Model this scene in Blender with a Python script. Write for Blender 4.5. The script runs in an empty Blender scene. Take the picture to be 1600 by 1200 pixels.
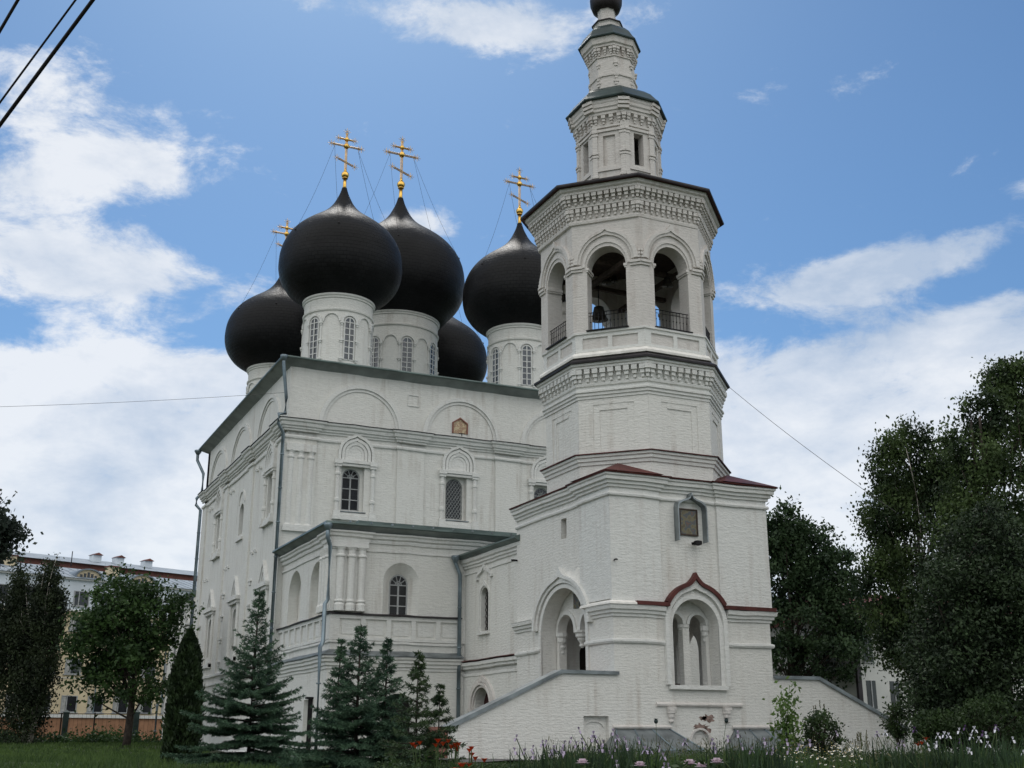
import bpy, bmesh, math, random
import numpy as np
from mathutils import Vector, Matrix
from mathutils.geometry import tessellate_polygon
R=math.radians; PI=math.pi
random.seed(7); rng=np.random.default_rng(11)
scene=bpy.context.scene
COL=scene.collection

# ------------------------------------------------------------------ camera
PITCH=R(17.1); HD=R(64.7); FPX=1800.0
CAM=np.array([-23.17,-39.74,1.55])
hv=np.array([math.cos(HD),math.sin(HD),0.0]); rv=np.array([math.sin(HD),-math.cos(HD),0.0])
fw=hv*math.cos(PITCH)+np.array([0,0,math.sin(PITCH)]); upv=np.array([0,0,math.cos(PITCH)])-hv*math.sin(PITCH)
def P(px,py,D):
    d=fw+rv*(px-800)/FPX+upv*(600-py)/FPX
    return CAM+d*(D/float(d@hv))
cd=bpy.data.cameras.new('camera'); cam=bpy.data.objects.new('camera',cd); COL.objects.link(cam)
cam.location=CAM; cam.rotation_euler=(PI/2+PITCH,0,HD-PI/2)
cd.sensor_fit='HORIZONTAL'; cd.sensor_width=36; cd.lens=36*FPX/1600; cd.clip_start=0.1; cd.clip_end=6000
scene.camera=cam

# ------------------------------------------------------------------ world, sun, exposure
SUN_EL=R(52); SUN_AZ=R(75)     # direction towards the sun, measured from +X
scene.view_settings.view_transform='Standard'; scene.view_settings.look='None'
scene.view_settings.exposure=0.22; scene.view_settings.gamma=1.0
w=bpy.data.worlds.new('World'); scene.world=w; w.use_nodes=True
nt=w.node_tree; N=nt.nodes; L=nt.links; N.clear()
def nd(t,**k):
    n=N.new(t)
    for a,b in k.items(): setattr(n,a,b)
    return n
def mth(op,a,b=None,c=None,clamp=False):
    n=N.new('ShaderNodeMath'); n.operation=op; n.use_clamp=clamp
    for i,v in enumerate((a,b,c)):
        if v is None: continue
        if isinstance(v,(int,float)): n.inputs[i].default_value=v
        else: L.new(v,n.inputs[i])
    return n.outputs[0]
sky=nd('ShaderNodeTexSky',sky_type='NISHITA'); sky.sun_disc=False
sky.sun_elevation=SUN_EL; sky.sun_rotation=PI/2-SUN_AZ; sky.air_density=1.0; sky.dust_density=0.6; sky.ozone_density=2.0
tc=nd('ShaderNodeTexCoord'); sep=nd('ShaderNodeSeparateXYZ'); L.new(tc.outputs['Generated'],sep.inputs[0])
az=mth('ARCTAN2',sep.outputs[0],sep.outputs[1])     # clockwise from +Y
el=mth('ARCSINE',sep.outputs[2])
comb=nd('ShaderNodeCombineXYZ'); L.new(mth('MULTIPLY',az,1.0),comb.inputs[0]); L.new(mth('MULTIPLY',el,1.9),comb.inputs[1])
nz=nd('ShaderNodeTexNoise'); nz.inputs['Scale'].default_value=9.5; nz.inputs['Detail'].default_value=10; nz.inputs['Roughness'].default_value=0.66; nz.inputs['Distortion'].default_value=0.25
L.new(comb.outputs[0],nz.inputs['Vector'])
nz2=nd('ShaderNodeTexNoise'); nz2.inputs['Scale'].default_value=3.6; nz2.inputs['Detail'].default_value=6; nz2.inputs['Roughness'].default_value=0.6
cm2=nd('ShaderNodeVectorMath',operation='ADD'); cm2.inputs[1].default_value=(4.3,1.7,2.2); L.new(comb.outputs[0],cm2.inputs[0]); L.new(cm2.outputs[0],nz2.inputs['Vector'])
def azel(px,py):
    d=fw+rv*(px-800)/FPX+upv*(600-py)/FPX; d=d/np.linalg.norm(d)
    return math.atan2(d[0],d[1]),math.asin(d[2])
CLOUDS=[(60,150,190,85,.56),(60,260,160,80,.58),(240,265,110,45,.6),(40,400,160,60,.60),(300,450,150,50,.36),(170,420,150,60,.50),
        (480,740,420,110,.9),(120,760,420,190,1.15),(20,590,140,36,.75),(230,610,220,50,.7),(400,590,180,30,.4),
        (740,28,130,48,.75),(830,55,70,35,.6),(510,0,110,30,.45),(660,350,55,22,.75),(970,10,60,30,.5),
        (1240,450,150,32,.75),(1390,410,130,36,.75),(1560,370,90,28,.55),(1590,300,60,30,.4),(1580,470,60,22,.7),
        (1230,690,260,130,1.1),(1450,600,260,75,1.1),(1560,530,160,35,.8),(1180,570,80,20,.35),(1300,850,500,200,1.1)]
tot=None
for px,py,rx,ry,wt in CLOUDS:
    a,e=azel(px,py); ra=rx/FPX/math.cos(e)*1.05; re=ry/FPX*1.05
    da=mth('DIVIDE',mth('SUBTRACT',az,a),ra); de=mth('DIVIDE',mth('SUBTRACT',el,e),re)
    g=mth('POWER',2.718,mth('MULTIPLY',mth('ADD',mth('MULTIPLY',da,da),mth('MULTIPLY',de,de)),-1.0))
    g=mth('MULTIPLY',g,wt); tot=g if tot is None else mth('ADD',tot,g)
# outside the framed part of the sky: broken cloud all round
low=mth('MULTIPLY',mth('SUBTRACT',0.30,el),1.6,clamp=True)
back=0.0
tot=mth('ADD',mth('ADD',mth('MINIMUM',tot,1.15),mth('MULTIPLY',low,0.6)),back)
den=mth('ADD',mth('MULTIPLY',mth('SUBTRACT',nz.outputs[0],0.5),3.1),mth('SUBTRACT',mth('MULTIPLY',tot,1.12),0.45))
mr=nd('ShaderNodeMapRange',interpolation_type='SMOOTHSTEP'); mr.inputs['From Min'].default_value=-0.12; mr.inputs['From Max'].default_value=0.62
L.new(den,mr.inputs['Value'])
ccol=nd('ShaderNodeValToRGB'); ccol.color_ramp.elements[0].position=.38; ccol.color_ramp.elements[0].color=(.43,.51,.63,1)
ccol.color_ramp.elements[1].position=.56; ccol.color_ramp.elements[1].color=(.77,.79,.82,1)
cmx=mth('ADD',mth('MULTIPLY',nz2.outputs[0],.72),mth('MULTIPLY',nz.outputs[0],.28)); L.new(cmx,ccol.inputs[0])
skym=nd('ShaderNodeVectorMath',operation='MULTIPLY'); skym.inputs[1].default_value=(0.050,0.070,0.084)
L.new(sky.outputs[0],skym.inputs[0])
mixc=nd('ShaderNodeMix',data_type='RGBA'); L.new(mth('MULTIPLY',mr.outputs[0],0.88),mixc.inputs['Factor'])
L.new(skym.outputs[0],mixc.inputs['A']); L.new(ccol.outputs[0],mixc.inputs['B'])
# extra brightness added to the unseen sky behind the photographer, to light the facades
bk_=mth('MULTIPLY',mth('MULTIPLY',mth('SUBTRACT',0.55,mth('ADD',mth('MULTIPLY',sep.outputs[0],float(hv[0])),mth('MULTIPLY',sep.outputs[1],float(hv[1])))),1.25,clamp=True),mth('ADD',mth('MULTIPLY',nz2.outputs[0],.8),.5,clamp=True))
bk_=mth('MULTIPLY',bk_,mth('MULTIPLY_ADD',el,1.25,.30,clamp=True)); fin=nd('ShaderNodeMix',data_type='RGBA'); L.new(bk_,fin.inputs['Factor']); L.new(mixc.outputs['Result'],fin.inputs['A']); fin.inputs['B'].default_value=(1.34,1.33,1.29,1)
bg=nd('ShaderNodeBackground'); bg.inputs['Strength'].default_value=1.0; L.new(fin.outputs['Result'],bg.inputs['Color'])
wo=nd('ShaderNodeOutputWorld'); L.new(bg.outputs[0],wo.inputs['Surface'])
sd=bpy.data.lights.new('sun','SUN'); sd.energy=0.9; sd.angle=R(14); sd.color=(1.0,.95,.88)
sun=bpy.data.objects.new('sun',sd); COL.objects.link(sun)
sv=Vector((math.cos(SUN_AZ)*math.cos(SUN_EL),math.sin(SUN_AZ)*math.cos(SUN_EL),math.sin(SUN_EL)))
sun.rotation_euler=sv.to_track_quat('Z','Y').to_euler(); sun.location=(0,0,60)

# ------------------------------------------------------------------ materials
def mat_base(name):
    m=bpy.data.materials.new(name); m.use_nodes=True
    return m,m.node_tree,m.node_tree.nodes['Principled BSDF']
def simple(name,c,rough=.6,metal=0.0,var=.25,scale=3.0,bump=0.0,bscale=20.0,spec=.3,c2=None,detail=5):
    m,t,b=mat_base(name)
    tc=t.nodes.new('ShaderNodeTexCoord'); nz=t.nodes.new('ShaderNodeTexNoise'); nz.inputs['Scale'].default_value=scale; nz.inputs['Detail'].default_value=detail
    t.links.new(tc.outputs['Object'],nz.inputs['Vector'])
    rp=t.nodes.new('ShaderNodeValToRGB'); c2=c2 or tuple(x*(1-var) for x in c); c1=tuple(min(1,x*(1+var*.5)) for x in c)
    rp.color_ramp.elements[0].position=.35; rp.color_ramp.elements[1].position=.65
    rp.color_ramp.elements[0].color=(*c2,1); rp.color_ramp.elements[1].color=(*c1,1)
    t.links.new(nz.outputs[0],rp.inputs[0]); t.links.new(rp.outputs[0],b.inputs['Base Color'])
    b.inputs['Roughness'].default_value=rough; b.inputs['Metallic'].default_value=metal; b.inputs['Specular IOR Level'].default_value=spec
    if bump:
        n2=t.nodes.new('ShaderNodeTexNoise'); n2.inputs['Scale'].default_value=bscale; n2.inputs['Detail'].default_value=4
        t.links.new(tc.outputs['Object'],n2.inputs['Vector'])
        bp=t.nodes.new('ShaderNodeBump'); bp.inputs['Strength'].default_value=bump; bp.inputs['Distance'].default_value=.05
        t.links.new(n2.outputs[0],bp.inputs['Height']); t.links.new(bp.outputs[0],b.inputs['Normal'])
    return m
def masonry(name,c,dirt,brick=1.0,stain=.5):
    """whitewashed brick: courses show through the limewash, patches and streaks of dirt"""
    m,t,b=mat_base(name); n=t.nodes; l=t.links
    def mt(op,a,bb=None,cl=False):
        q=n.new('ShaderNodeMath'); q.operation=op; q.use_clamp=cl
        for i,v in enumerate((a,bb)):
            if v is None: continue
            if isinstance(v,(int,float)): q.inputs[i].default_value=v
            else: l.new(v,q.inputs[i])
        return q.outputs[0]
    tc=n.new('ShaderNodeTexCoord'); sp=n.new('ShaderNodeSeparateXYZ'); l.new(tc.outputs['Object'],sp.inputs[0])
    # horizontal running coordinate that works on walls of any bearing
    hx=mt('ADD',mt('MULTIPLY',sp.outputs[0],1.0),mt('MULTIPLY',sp.outputs[1],.83))
    cb=n.new('ShaderNodeCombineXYZ'); l.new(hx,cb.inputs[0]); l.new(sp.outputs[2],cb.inputs[1])
    wn=n.new('ShaderNodeTexNoise'); wn.inputs['Scale'].default_value=.9; wn.inputs['Detail'].default_value=4; l.new(tc.outputs['Object'],wn.inputs['Vector'])
    off=n.new('ShaderNodeVectorMath'); off.operation='MULTIPLY_ADD'; l.new(wn.outputs['Color'],off.inputs[0]); off.inputs[1].default_value=(.16,.16,0); l.new(cb.outputs[0],off.inputs[2])
    br=n.new('ShaderNodeTexBrick'); br.inputs['Scale'].default_value=1; br.inputs['Brick Width'].default_value=.34; br.inputs['Row Height'].default_value=.125
    br.inputs['Mortar Size'].default_value=.016; br.inputs['Mortar Smooth'].default_value=.6; br.inputs['Bias'].default_value=0
    br.inputs['Color1'].default_value=(.35,.35,.35,1); br.inputs['Color2'].default_value=(1,1,1,1); br.inputs['Mortar'].default_value=(0,0,0,1)
    l.new(off.outputs[0],br.inputs['Vector'])
    mp=n.new('ShaderNodeMapping'); mp.inputs['Scale'].default_value=(2.6,2.6,8); l.new(tc.outputs['Object'],mp.inputs[0])
    sn=n.new('ShaderNodeTexNoise'); sn.inputs['Scale'].default_value=1.6; sn.inputs['Detail'].default_value=6; sn.inputs['Roughness'].default_value=.65; l.new(mp.outputs[0],sn.inputs['Vector'])
    fn=n.new('ShaderNodeTexNoise'); fn.inputs['Scale'].default_value=14; fn.inputs['Detail'].default_value=4; l.new(tc.outputs['Object'],fn.inputs['Vector'])
    bn=n.new('ShaderNodeTexNoise'); bn.inputs['Scale'].default_value=.33; bn.inputs['Detail'].default_value=7; bn.inputs['Roughness'].default_value=.7; l.new(tc.outputs['Object'],bn.inputs['Vector'])
    # where the wash is thick the courses fade
    thick=mt('MULTIPLY',mt('SUBTRACT',bn.outputs[0],.36),3.2,True)
    h=mt('ADD',mt('MULTIPLY',mt('MULTIPLY',br.outputs['Color'],.50*brick),mt('ADD',mt('MULTIPLY',thick,.9),.1)),mt('ADD',mt('MULTIPLY',sn.outputs[0],1.5),mt('MULTIPLY',fn.outputs[0],.6)))
    bp=n.new('ShaderNodeBump'); bp.inputs['Strength'].default_value=.58; bp.inputs['Distance'].default_value=.04; l.new(h,bp.inputs['Height']); l.new(bp.outputs[0],b.inputs['Normal'])
    mx=n.new('ShaderNodeMix'); mx.data_type='RGBA'; mx.inputs['A'].default_value=(*[x*.88 for x in c],1); mx.inputs['B'].default_value=(*c,1)
    l.new(mt('MULTIPLY',mt('SUBTRACT',sn.outputs[0],.35),3.0,True),mx.inputs['Factor'])
    # vertical run-off streaks
    mp2=n.new('ShaderNodeMapping'); mp2.inputs['Scale'].default_value=(2.4,2.4,.16); l.new(tc.outputs['Object'],mp2.inputs[0])
    vs=n.new('ShaderNodeTexNoise'); vs.inputs['Scale'].default_value=1.3; vs.inputs['Detail'].default_value=5; l.new(mp2.outputs[0],vs.inputs['Vector'])
    st=mt('MULTIPLY',mt('MULTIPLY',mt('SUBTRACT',vs.outputs[0],.50),4.0,True),mt('MULTIPLY',mt('SUBTRACT',bn.outputs[0],.42),4.0,True))
    m2=n.new('ShaderNodeMix'); m2.data_type='RGBA'; l.new(mt('MULTIPLY',st,stain,True),m2.inputs['Factor']); l.new(mx.outputs['Result'],m2.inputs['A']); m2.inputs['B'].default_value=(*dirt,1)
    # small chips where bare plaster / brick shows
    ch=n.new('ShaderNodeTexNoise'); ch.inputs['Scale'].default_value=5.5; ch.inputs['Detail'].default_value=6; ch.inputs['Roughness'].default_value=.7; l.new(tc.outputs['Object'],ch.inputs['Vector'])
    cf=mt('MULTIPLY',mt('SUBTRACT',ch.outputs[0],mt('ADD',.66,mt('MULTIPLY',sp.outputs[2],.0016))),14.0,True)
    m3=n.new('ShaderNodeMix'); m3.data_type='RGBA'; l.new(mt('MULTIPLY',cf,.6),m3.inputs['Factor']); l.new(m2.outputs['Result'],m3.inputs['A']); m3.inputs['B'].default_value=(.25,.19,.16,1)
    l.new(m3.outputs['Result'],b.inputs['Base Color']); b.inputs['Roughness'].default_value=.92; b.inputs['Specular IOR Level'].default_value=.12
    return m
M={}
M['wall']=masonry('limewashed brick',(.75,.74,.70),(.44,.40,.35),1,.9)
M['tower']=masonry('limewashed brick of the bell tower',(.75,.735,.695),(.44,.39,.34),1.1,1.0)
M['old']=masonry('weathered limewash',(.66,.625,.59),(.36,.30,.26),.9,1.0)
M['trim']=masonry('smooth limewash',(.75,.745,.715),(.46,.41,.37),.3,.8)
M['trim_old']=masonry('smooth weathered limewash',(.68,.645,.61),(.40,.34,.30),.3,.9)
M['fresh']=simple('fresh plaster',(.80,.77,.72),.9,var=.12,bump=.4,bscale=9)
M['green_roof']=simple('grey green painted sheet roof',(.13,.17,.16),.45,.3,.3,.7,.15,4)
M['soffit']=simple('grey green soffit boards',(.25,.275,.27),.6,0,.25,.9)
M['zinc']=simple('zinc sheet',(.25,.275,.285),.42,.6,.35,1.6,.2,5)
M['pipe']=simple('galvanised pipe',(.20,.25,.28),.45,.5,.4,1.2)
M['red_roof']=simple('red oxide painted sheet',(.090,.024,.020),.6,0,.4,1.5,.25,6)
M['dark_roof']=simple('blackened roof sheet',(.035,.03,.033),.5,.2,.4,1.2)
M['dark_green']=simple('dark green roof sheet',(.035,.055,.052),.4,.3,.35,1.2,.2,4)
M['gold']=simple('gilding',(.85,.52,.13),.28,1.0,.25,5)
M['gilt_dull']=simple('dull gilding',(.72,.50,.24),.4,.7,.3,5)
M['iron']=simple('black iron',(.018,.016,.017),.5,.5,.3,6)
M['glass']=simple('dark window glass',(.012,.014,.017),.12,0,.5,.8,spec=.6)
M['wframe_white']=simple('white window frame',(.62,.62,.60),.6,var=.1)
M['glass_sky']=simple('drum window glass',(.035,.045,.055),.10,0,.6,.8,spec=.9)
M['wframe']=simple('grey painted window frame',(.36,.37,.37),.6,var=.2)
M['lattice']=simple('grey forged lattice',(.32,.33,.32),.6,var=.3,scale=9)
M['dark']=simple('dark interior',(.02,.018,.017),.9)
M['lattice_dark']=simple('dark lattice',(.05,.045,.04),.6,var=.3)
M['bronze']=simple('old bronze',(.06,.055,.045),.45,.8,.4,6)
M['timber']=simple('aged timber',(.07,.05,.04),.8,0,.4,6)
M['redbrick']=masonry('bare red brick',(.27,.13,.10),(.14,.10,.09),1.6,.5)
M['maroon']=simple('maroon door',(.05,.012,.012),.6,0,.4,2)
def dome_mat():
    m,t,b=mat_base('black shingled sheet'); n=t.nodes; l=t.links
    uv=n.new('ShaderNodeUVMap'); uv.uv_map='UVMap'
    br=n.new('ShaderNodeTexBrick'); br.inputs['Scale'].default_value=1; br.inputs['Brick Width'].default_value=.42; br.inputs['Row Height'].default_value=.26; br.offset=.5
    br.inputs['Mortar Size'].default_value=.022; br.inputs['Mortar Smooth'].default_value=.3; br.inputs['Color1'].default_value=(.55,.55,.55,1); br.inputs['Color2'].default_value=(1,1,1,1); br.inputs['Mortar'].default_value=(0,0,0,1)
    l.new(uv.outputs[0],br.inputs['Vector'])
    mx=n.new('ShaderNodeMix'); mx.data_type='RGBA'; mx.inputs['A'].default_value=(.004,.004,.005,1); mx.inputs['B'].default_value=(.020,.020,.021,1)
    l.new(br.outputs['Color'],mx.inputs['Factor'])
    tc=n.new('ShaderNodeTexCoord'); nz=n.new('ShaderNodeTexNoise'); nz.inputs['Scale'].default_value=.6; nz.inputs['Detail'].default_value=7; l.new(tc.outputs['Object'],nz.inputs['Vector'])
    m2=n.new('ShaderNodeMix'); m2.data_type='RGBA'; m2.blend_type='MULTIPLY'; m2.inputs['Factor'].default_value=.8; l.new(mx.outputs['Result'],m2.inputs['A']); l.new(nz.outputs[0],m2.inputs['B'])
    l.new(m2.outputs['Result'],b.inputs['Base Color'])
    bp=n.new('ShaderNodeBump'); bp.inputs['Strength'].default_value=.9; bp.inputs['Distance'].default_value=.05; l.new(br.outputs['Color'],bp.inputs['Height'])
    b2=n.new('ShaderNodeBump'); b2.inputs['Strength'].default_value=.6; b2.inputs['Distance'].default_value=.15; l.new(nz.outputs[0],b2.inputs['Height']); l.new(bp.outputs[0],b2.inputs['Normal'])
    l.new(b2.outputs[0],b.inputs['Normal'])
    mr=n.new('ShaderNodeMapRange'); mr.inputs['To Min'].default_value=.40; mr.inputs['To Max'].default_value=.58; l.new(br.outputs['Color'],mr.inputs['Value']); l.new(mr.outputs[0],b.inputs['Roughness'])
    b.inputs['Specular IOR Level'].default_value=.15
    return m
M['dome']=dome_mat()
def foliage(name,c,c2,trans=.25,scale=.8):
    m,t,b=mat_base(name); n=t.nodes; l=t.links
    tc=n.new('ShaderNodeTexCoord'); nz=n.new('ShaderNodeTexNoise'); nz.inputs['Scale'].default_value=scale; nz.inputs['Detail'].default_value=5; l.new(tc.outputs['Object'],nz.inputs['Vector'])
    rp=n.new('ShaderNodeValToRGB'); rp.color_ramp.elements[0].position=.40; rp.color_ramp.elements[1].position=.60
    rp.color_ramp.elements[0].color=(*c2,1); rp.color_ramp.elements[1].color=(*c,1); l.new(nz.outputs[0],rp.inputs[0])
    l.new(rp.outputs[0],b.inputs['Base Color']); b.inputs['Roughness'].default_value=.6; b.inputs['Specular IOR Level'].default_value=.25
    tr=n.new('ShaderNodeBsdfTranslucent'); l.new(rp.outputs[0],tr.inputs['Color'])
    ms=n.new('ShaderNodeMixShader'); ms.inputs[0].default_value=trans; l.new(b.outputs[0],ms.inputs[1]); l.new(tr.outputs[0],ms.inputs[2])
    l.new(ms.outputs[0],n['Material Output'].inputs['Surface'])
    return m
M['leaf_birch']=foliage('birch leaves',(.070,.108,.034),(.017,.033,.012))
M['leaf_weep']=foliage('weeping birch leaves',(.036,.052,.022),(.014,.022,.011))
M['leaf_maple']=foliage('maple leaves',(.046,.090,.024),(.018,.040,.012))
M['leaf_far']=foliage('linden leaves',(.046,.080,.032),(.018,.036,.015))
M['leaf_near']=foliage('near broad leaves',(.045,.060,.045),(.02,.03,.022))
M['needle_blue']=foliage('blue spruce needles',(.085,.150,.088),(.028,.060,.036),.1,3)
M['needle_green']=foliage('young spruce needles',(.055,.088,.035),(.024,.045,.02),.1,3)
M['needle_dark']=foliage('dark conifer needles',(.036,.060,.024),(.012,.022,.010),.1,1.5)
M['thuja']=foliage('thuja sprays',(.024,.044,.014),(.010,.020,.007),.1,3)
M['leaf_sap']=foliage('fresh green leaves',(.13,.20,.05),(.06,.11,.025),.35,3)
M['leaf_shrub']=foliage('shrub leaves',(.040,.070,.020),(.020,.036,.012),.25,3)
M['grass']=foliage('grass blades',(.080,.132,.032),(.032,.062,.016),.25,.8)
M['grass_dry']=foliage('seeding grass',(.16,.15,.08),(.08,.08,.04),.3,2)
M['iris_leaf']=foliage('iris leaves',(.040,.075,.030),(.016,.032,.014),.2,3)
M['iris']=simple('pale violet petals',(.40,.33,.44),.6,var=.35,scale=30)
M['iris_white']=simple('white iris petals',(.72,.70,.76),.6,var=.15,scale=30)
M['iris_dark']=simple('purple petals',(.10,.05,.14),.6,var=.4,scale=30)
M['peony']=simple('white pink peony petals',(.74,.62,.68),.6,var=.2,scale=30)
M['lily']=simple('orange red lily petals',(.58,.07,.018),.5,var=.35,scale=25)
M['daisy']=simple('white daisy rays',(.80,.80,.76),.6,var=.08)
M['yellow']=simple('yellow flower centre',(.60,.38,.04),.6)
M['bare']=simple('exposed old brick',(.27,.19,.165),.95,0,.45,6,.5,14)
M['bark']=simple('dark bark',(.045,.035,.028),.9,0,.5,4,.6,12)
M['birchbark']=simple('birch bark',(.52,.48,.43),.8,0,.1,5,.3,12,c2=(.08,.07,.06))
M['stem']=simple('green stem',(.06,.09,.03),.7)
M['asphalt']=simple('worn asphalt',(.085,.080,.080),.9,0,.3,1.5,.3,25)

# ------------------------------------------------------------------ object helpers
INV={}
def tag(o,label=None,cat=None,group=None,kind=None):
    if label: o['label']=label
    if cat: o['category']=cat
    if group: o['group']=group
    if kind: o['kind']=kind
    return o
def empty(name,loc,label,cat,group=None):
    o=bpy.data.objects.new(name,None); COL.objects.link(o); o.location=loc; o.empty_display_size=.3
    tag(o,label,cat,group); INV[o.name]=Matrix.Translation(-Vector(loc)); return o
def setparent(o,p):
    if p is None: return
    o.parent=p
    if p.name in INV and p.type=='EMPTY': o.matrix_parent_inverse=INV[p.name]
class Fr:
    """flat frame: u along the wall, z up, d outwards"""
    def __init__(s,ox,oy,U,Nn): s.o=(ox,oy); s.U=U; s.N=Nn
    def __call__(s,u,z,d=0): return (s.o[0]+s.U[0]*u+s.N[0]*d, s.o[1]+s.U[1]*u+s.N[1]*d, z)
class Cy:
    """cylindrical frame: u is arc length measured from bearing a0"""
    def __init__(s,cx,cy,r,a0): s.c=(cx,cy); s.r=r; s.a=a0
    def __call__(s,u,z,d=0):
        a=s.a+u/s.r; return (s.c[0]+(s.r+d)*math.cos(a), s.c[1]+(s.r+d)*math.sin(a), z)
def wobble(v,a=.022):
    f=.9; return (v[0]+a*.6*(math.sin(v[1]*f*2.1+v[2]*1.3)+math.sin(v[0]*3.1*f+v[1]*2.7))*.5, v[1]+a*.6*(math.sin(v[0]*f*2.3+v[2]*1.7)+math.sin(v[1]*3.3*f-v[0]*2.1))*.5, v[2]+a*(math.sin(v[0]*1.9+v[1]*1.3)*.6+math.sin(v[0]*4.7-v[1]*3.9)*.4))
class MB:
    def __init__(s): s.v=[]; s.f=[]; s.m=[]; s.cm=0; s.wob=False
    def face(s,idx): s.f.append(tuple(idx)); s.m.append(s.cm)
    def add(s,vs,fs):
        b=len(s.v); s.v+=vs
        for f in fs: s.face([b+i for i in f])
    def box(s,fr,u0,u1,z0,z1,d0,d1):
        vs=[fr(u,z,d) for d in (d0,d1) for z in (z0,z1) for u in (u0,u1)]
        s.add(vs,[(0,1,3,2),(4,6,7,5),(0,2,6,4),(1,5,7,3),(0,4,5,1),(2,3,7,6)]); return s
    def wbox(s,x0,x1,y0,y1,z0,z1): return s.box(WF,x0,x1,z0,z1,y0,y1)
    def panel(s,fr,outline,holes,d0,d1,taper=0.0,L=None):
        """outline with holes, from depth d0 (back) to d1 (front)"""
        polys=[outline]+list(holes); flat=[p for q in polys for p in q]
        tris=tessellate_polygon([[Vector((p[0],p[1],0)) for p in q] for q in polys])
        def bu(u):
            if taper and L and abs(abs(u)-L)<1e-6: return u-math.copysign(taper,u)
            return u
        b=len(s.v); n=len(flat)
        s.v+=[fr(p[0],p[1],d1) for p in flat]+[fr(bu(p[0]),p[1],d0) for p in flat]
        for t in tris:
            s.face([b+i for i in t]); s.face([b+n+i for i in reversed(t)])
        k=0
        for q in polys:
            c=len(q)
            for i in range(c):
                j=(i+1)%c; s.face([b+k+i,b+k+j,b+n+k+j,b+n+k+i])
            k+=c
        return s
    def loft(s,fr,a,b,da,db,closed=False):
        n=len(a); base=len(s.v); s.v+=[fr(p[0],p[1],da) for p in a]+[fr(p[0],p[1],db) for p in b]
        for i in range(n if closed else n-1):
            j=(i+1)%n; s.face([base+i,base+j,base+n+j,base+n+i])
        return s
    def band(s,fr,inner,outer,d0,d1):
        """strip between two equally long open curves, extruded d0..d1"""
        n=len(inner); b=len(s.v)
        for c,d in ((inner,d1),(outer,d1),(inner,d0),(outer,d0)): s.v+=[fr(p[0],p[1],d) for p in c]
        for i in range(n-1):
            for (x,y) in ((0,1),(1,3),(3,2),(2,0)):
                s.face([b+x*n+i,b+x*n+i+1,b+y*n+i+1,b+y*n+i])
        for i in (0,n-1): s.face([b+i,b+n+i,b+3*n+i,b+2*n+i])
        return s
    def col(s,fr,u,z0,z1,r,d=0,seg=10,prof=None):
        c=fr(u,z0,d); prof=prof or [(r,z0),(r,z1)]
        return s.lathe(c[0],c[1],prof,seg)
    def lathe(s,cx,cy,prof,seg=32,a0=0,cap=True):
        b=len(s.v); k=len(prof)
        for r,z in prof:
            for i in range(seg):
                a=a0+2*PI*i/seg; s.v.append((cx+r*math.cos(a),cy+r*math.sin(a),z))
        for j in range(k-1):
            for i in range(seg):
                q=(i+1)%seg; s.face([b+j*seg+i,b+j*seg+q,b+(j+1)*seg+q,b+(j+1)*seg+i])
        if cap:
            s.face([b+i for i in reversed(range(seg))]); s.face([b+(k-1)*seg+i for i in range(seg)])
        return s
    def octo(s,prof,cap=True,lean=True):
        """octagonal rings [(half width, z)] round the leaning tower axis"""
        b=len(s.v); k=len(prof); f=1/math.cos(PI/8)
        for wd,z in prof:
            cx,cy=TC(z)
            for i in range(8):
                a=PI/8+i*PI/4; s.v.append((cx+wd*f*math.cos(a),cy+wd*f*math.sin(a),z))
        for j in range(k-1):
            for i in range(8):
                q=(i+1)%8; s.face([b+j*8+i,b+j*8+q,b+(j+1)*8+q,b+(j+1)*8+i])
        if cap: s.face([b+i for i in reversed(range(8))]); s.face([b+(k-1)*8+i for i in range(8)])
        return s
    def mould(s,path,prof,closed=False,left=True):
        """moulding swept along a plan path; prof = [(out,z)]"""
        q=[]; nn=len(path)
        for i in range(nn if closed else nn-1):
            a,b_=path[i],path[(i+1)%nn]; l_=math.hypot(b_[0]-a[0],b_[1]-a[1]); k=1 if min(o_ for o_,_z in prof)<-1 else max(1,int(l_/.7)); q+=[(a[0]+(b_[0]-a[0])*j/k,a[1]+(b_[1]-a[1])*j/k) for j in range(k)]
        if not closed: q.append(path[-1])
        path=q; s.wob=True
        n=len(path); b=len(s.v); k=len(prof); sg=1 if left else -1
        def nrm(p,q):
            dx,dy=q[0]-p[0],q[1]-p[1]; l=math.hypot(dx,dy) or 1; return (-dy/l*sg,dx/l*sg)
        for o,z in prof:
            for i in range(n):
                if closed or 0<i<n-1:
                    n1=nrm(path[i-1],path[i]); n2=nrm(path[i],path[(i+1)%n])
                    mx,my=n1[0]+n2[0],n1[1]+n2[1]; dt=mx*n1[0]+my*n1[1]
                    if abs(dt)<1e-4: mx,my,dt=n1[0],n1[1],1
                    s.v.append((path[i][0]+mx/dt*o,path[i][1]+my/dt*o,z))
                else:
                    q=nrm(path[0],path[1]) if i==0 else nrm(path[-2],path[-1])
                    s.v.append((path[i][0]+q[0]*o,path[i][1]+q[1]*o,z))
        m=n if closed else n-1
        for j in range(k-1):
            for i in range(m):
                q=(i+1)%n; s.face([b+j*n+i,b+j*n+q,b+(j+1)*n+q,b+(j+1)*n+i])
        if not closed:
            for i in (0,n-1): s.face([b+j*n+i for j in range(k)])
        return s
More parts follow.
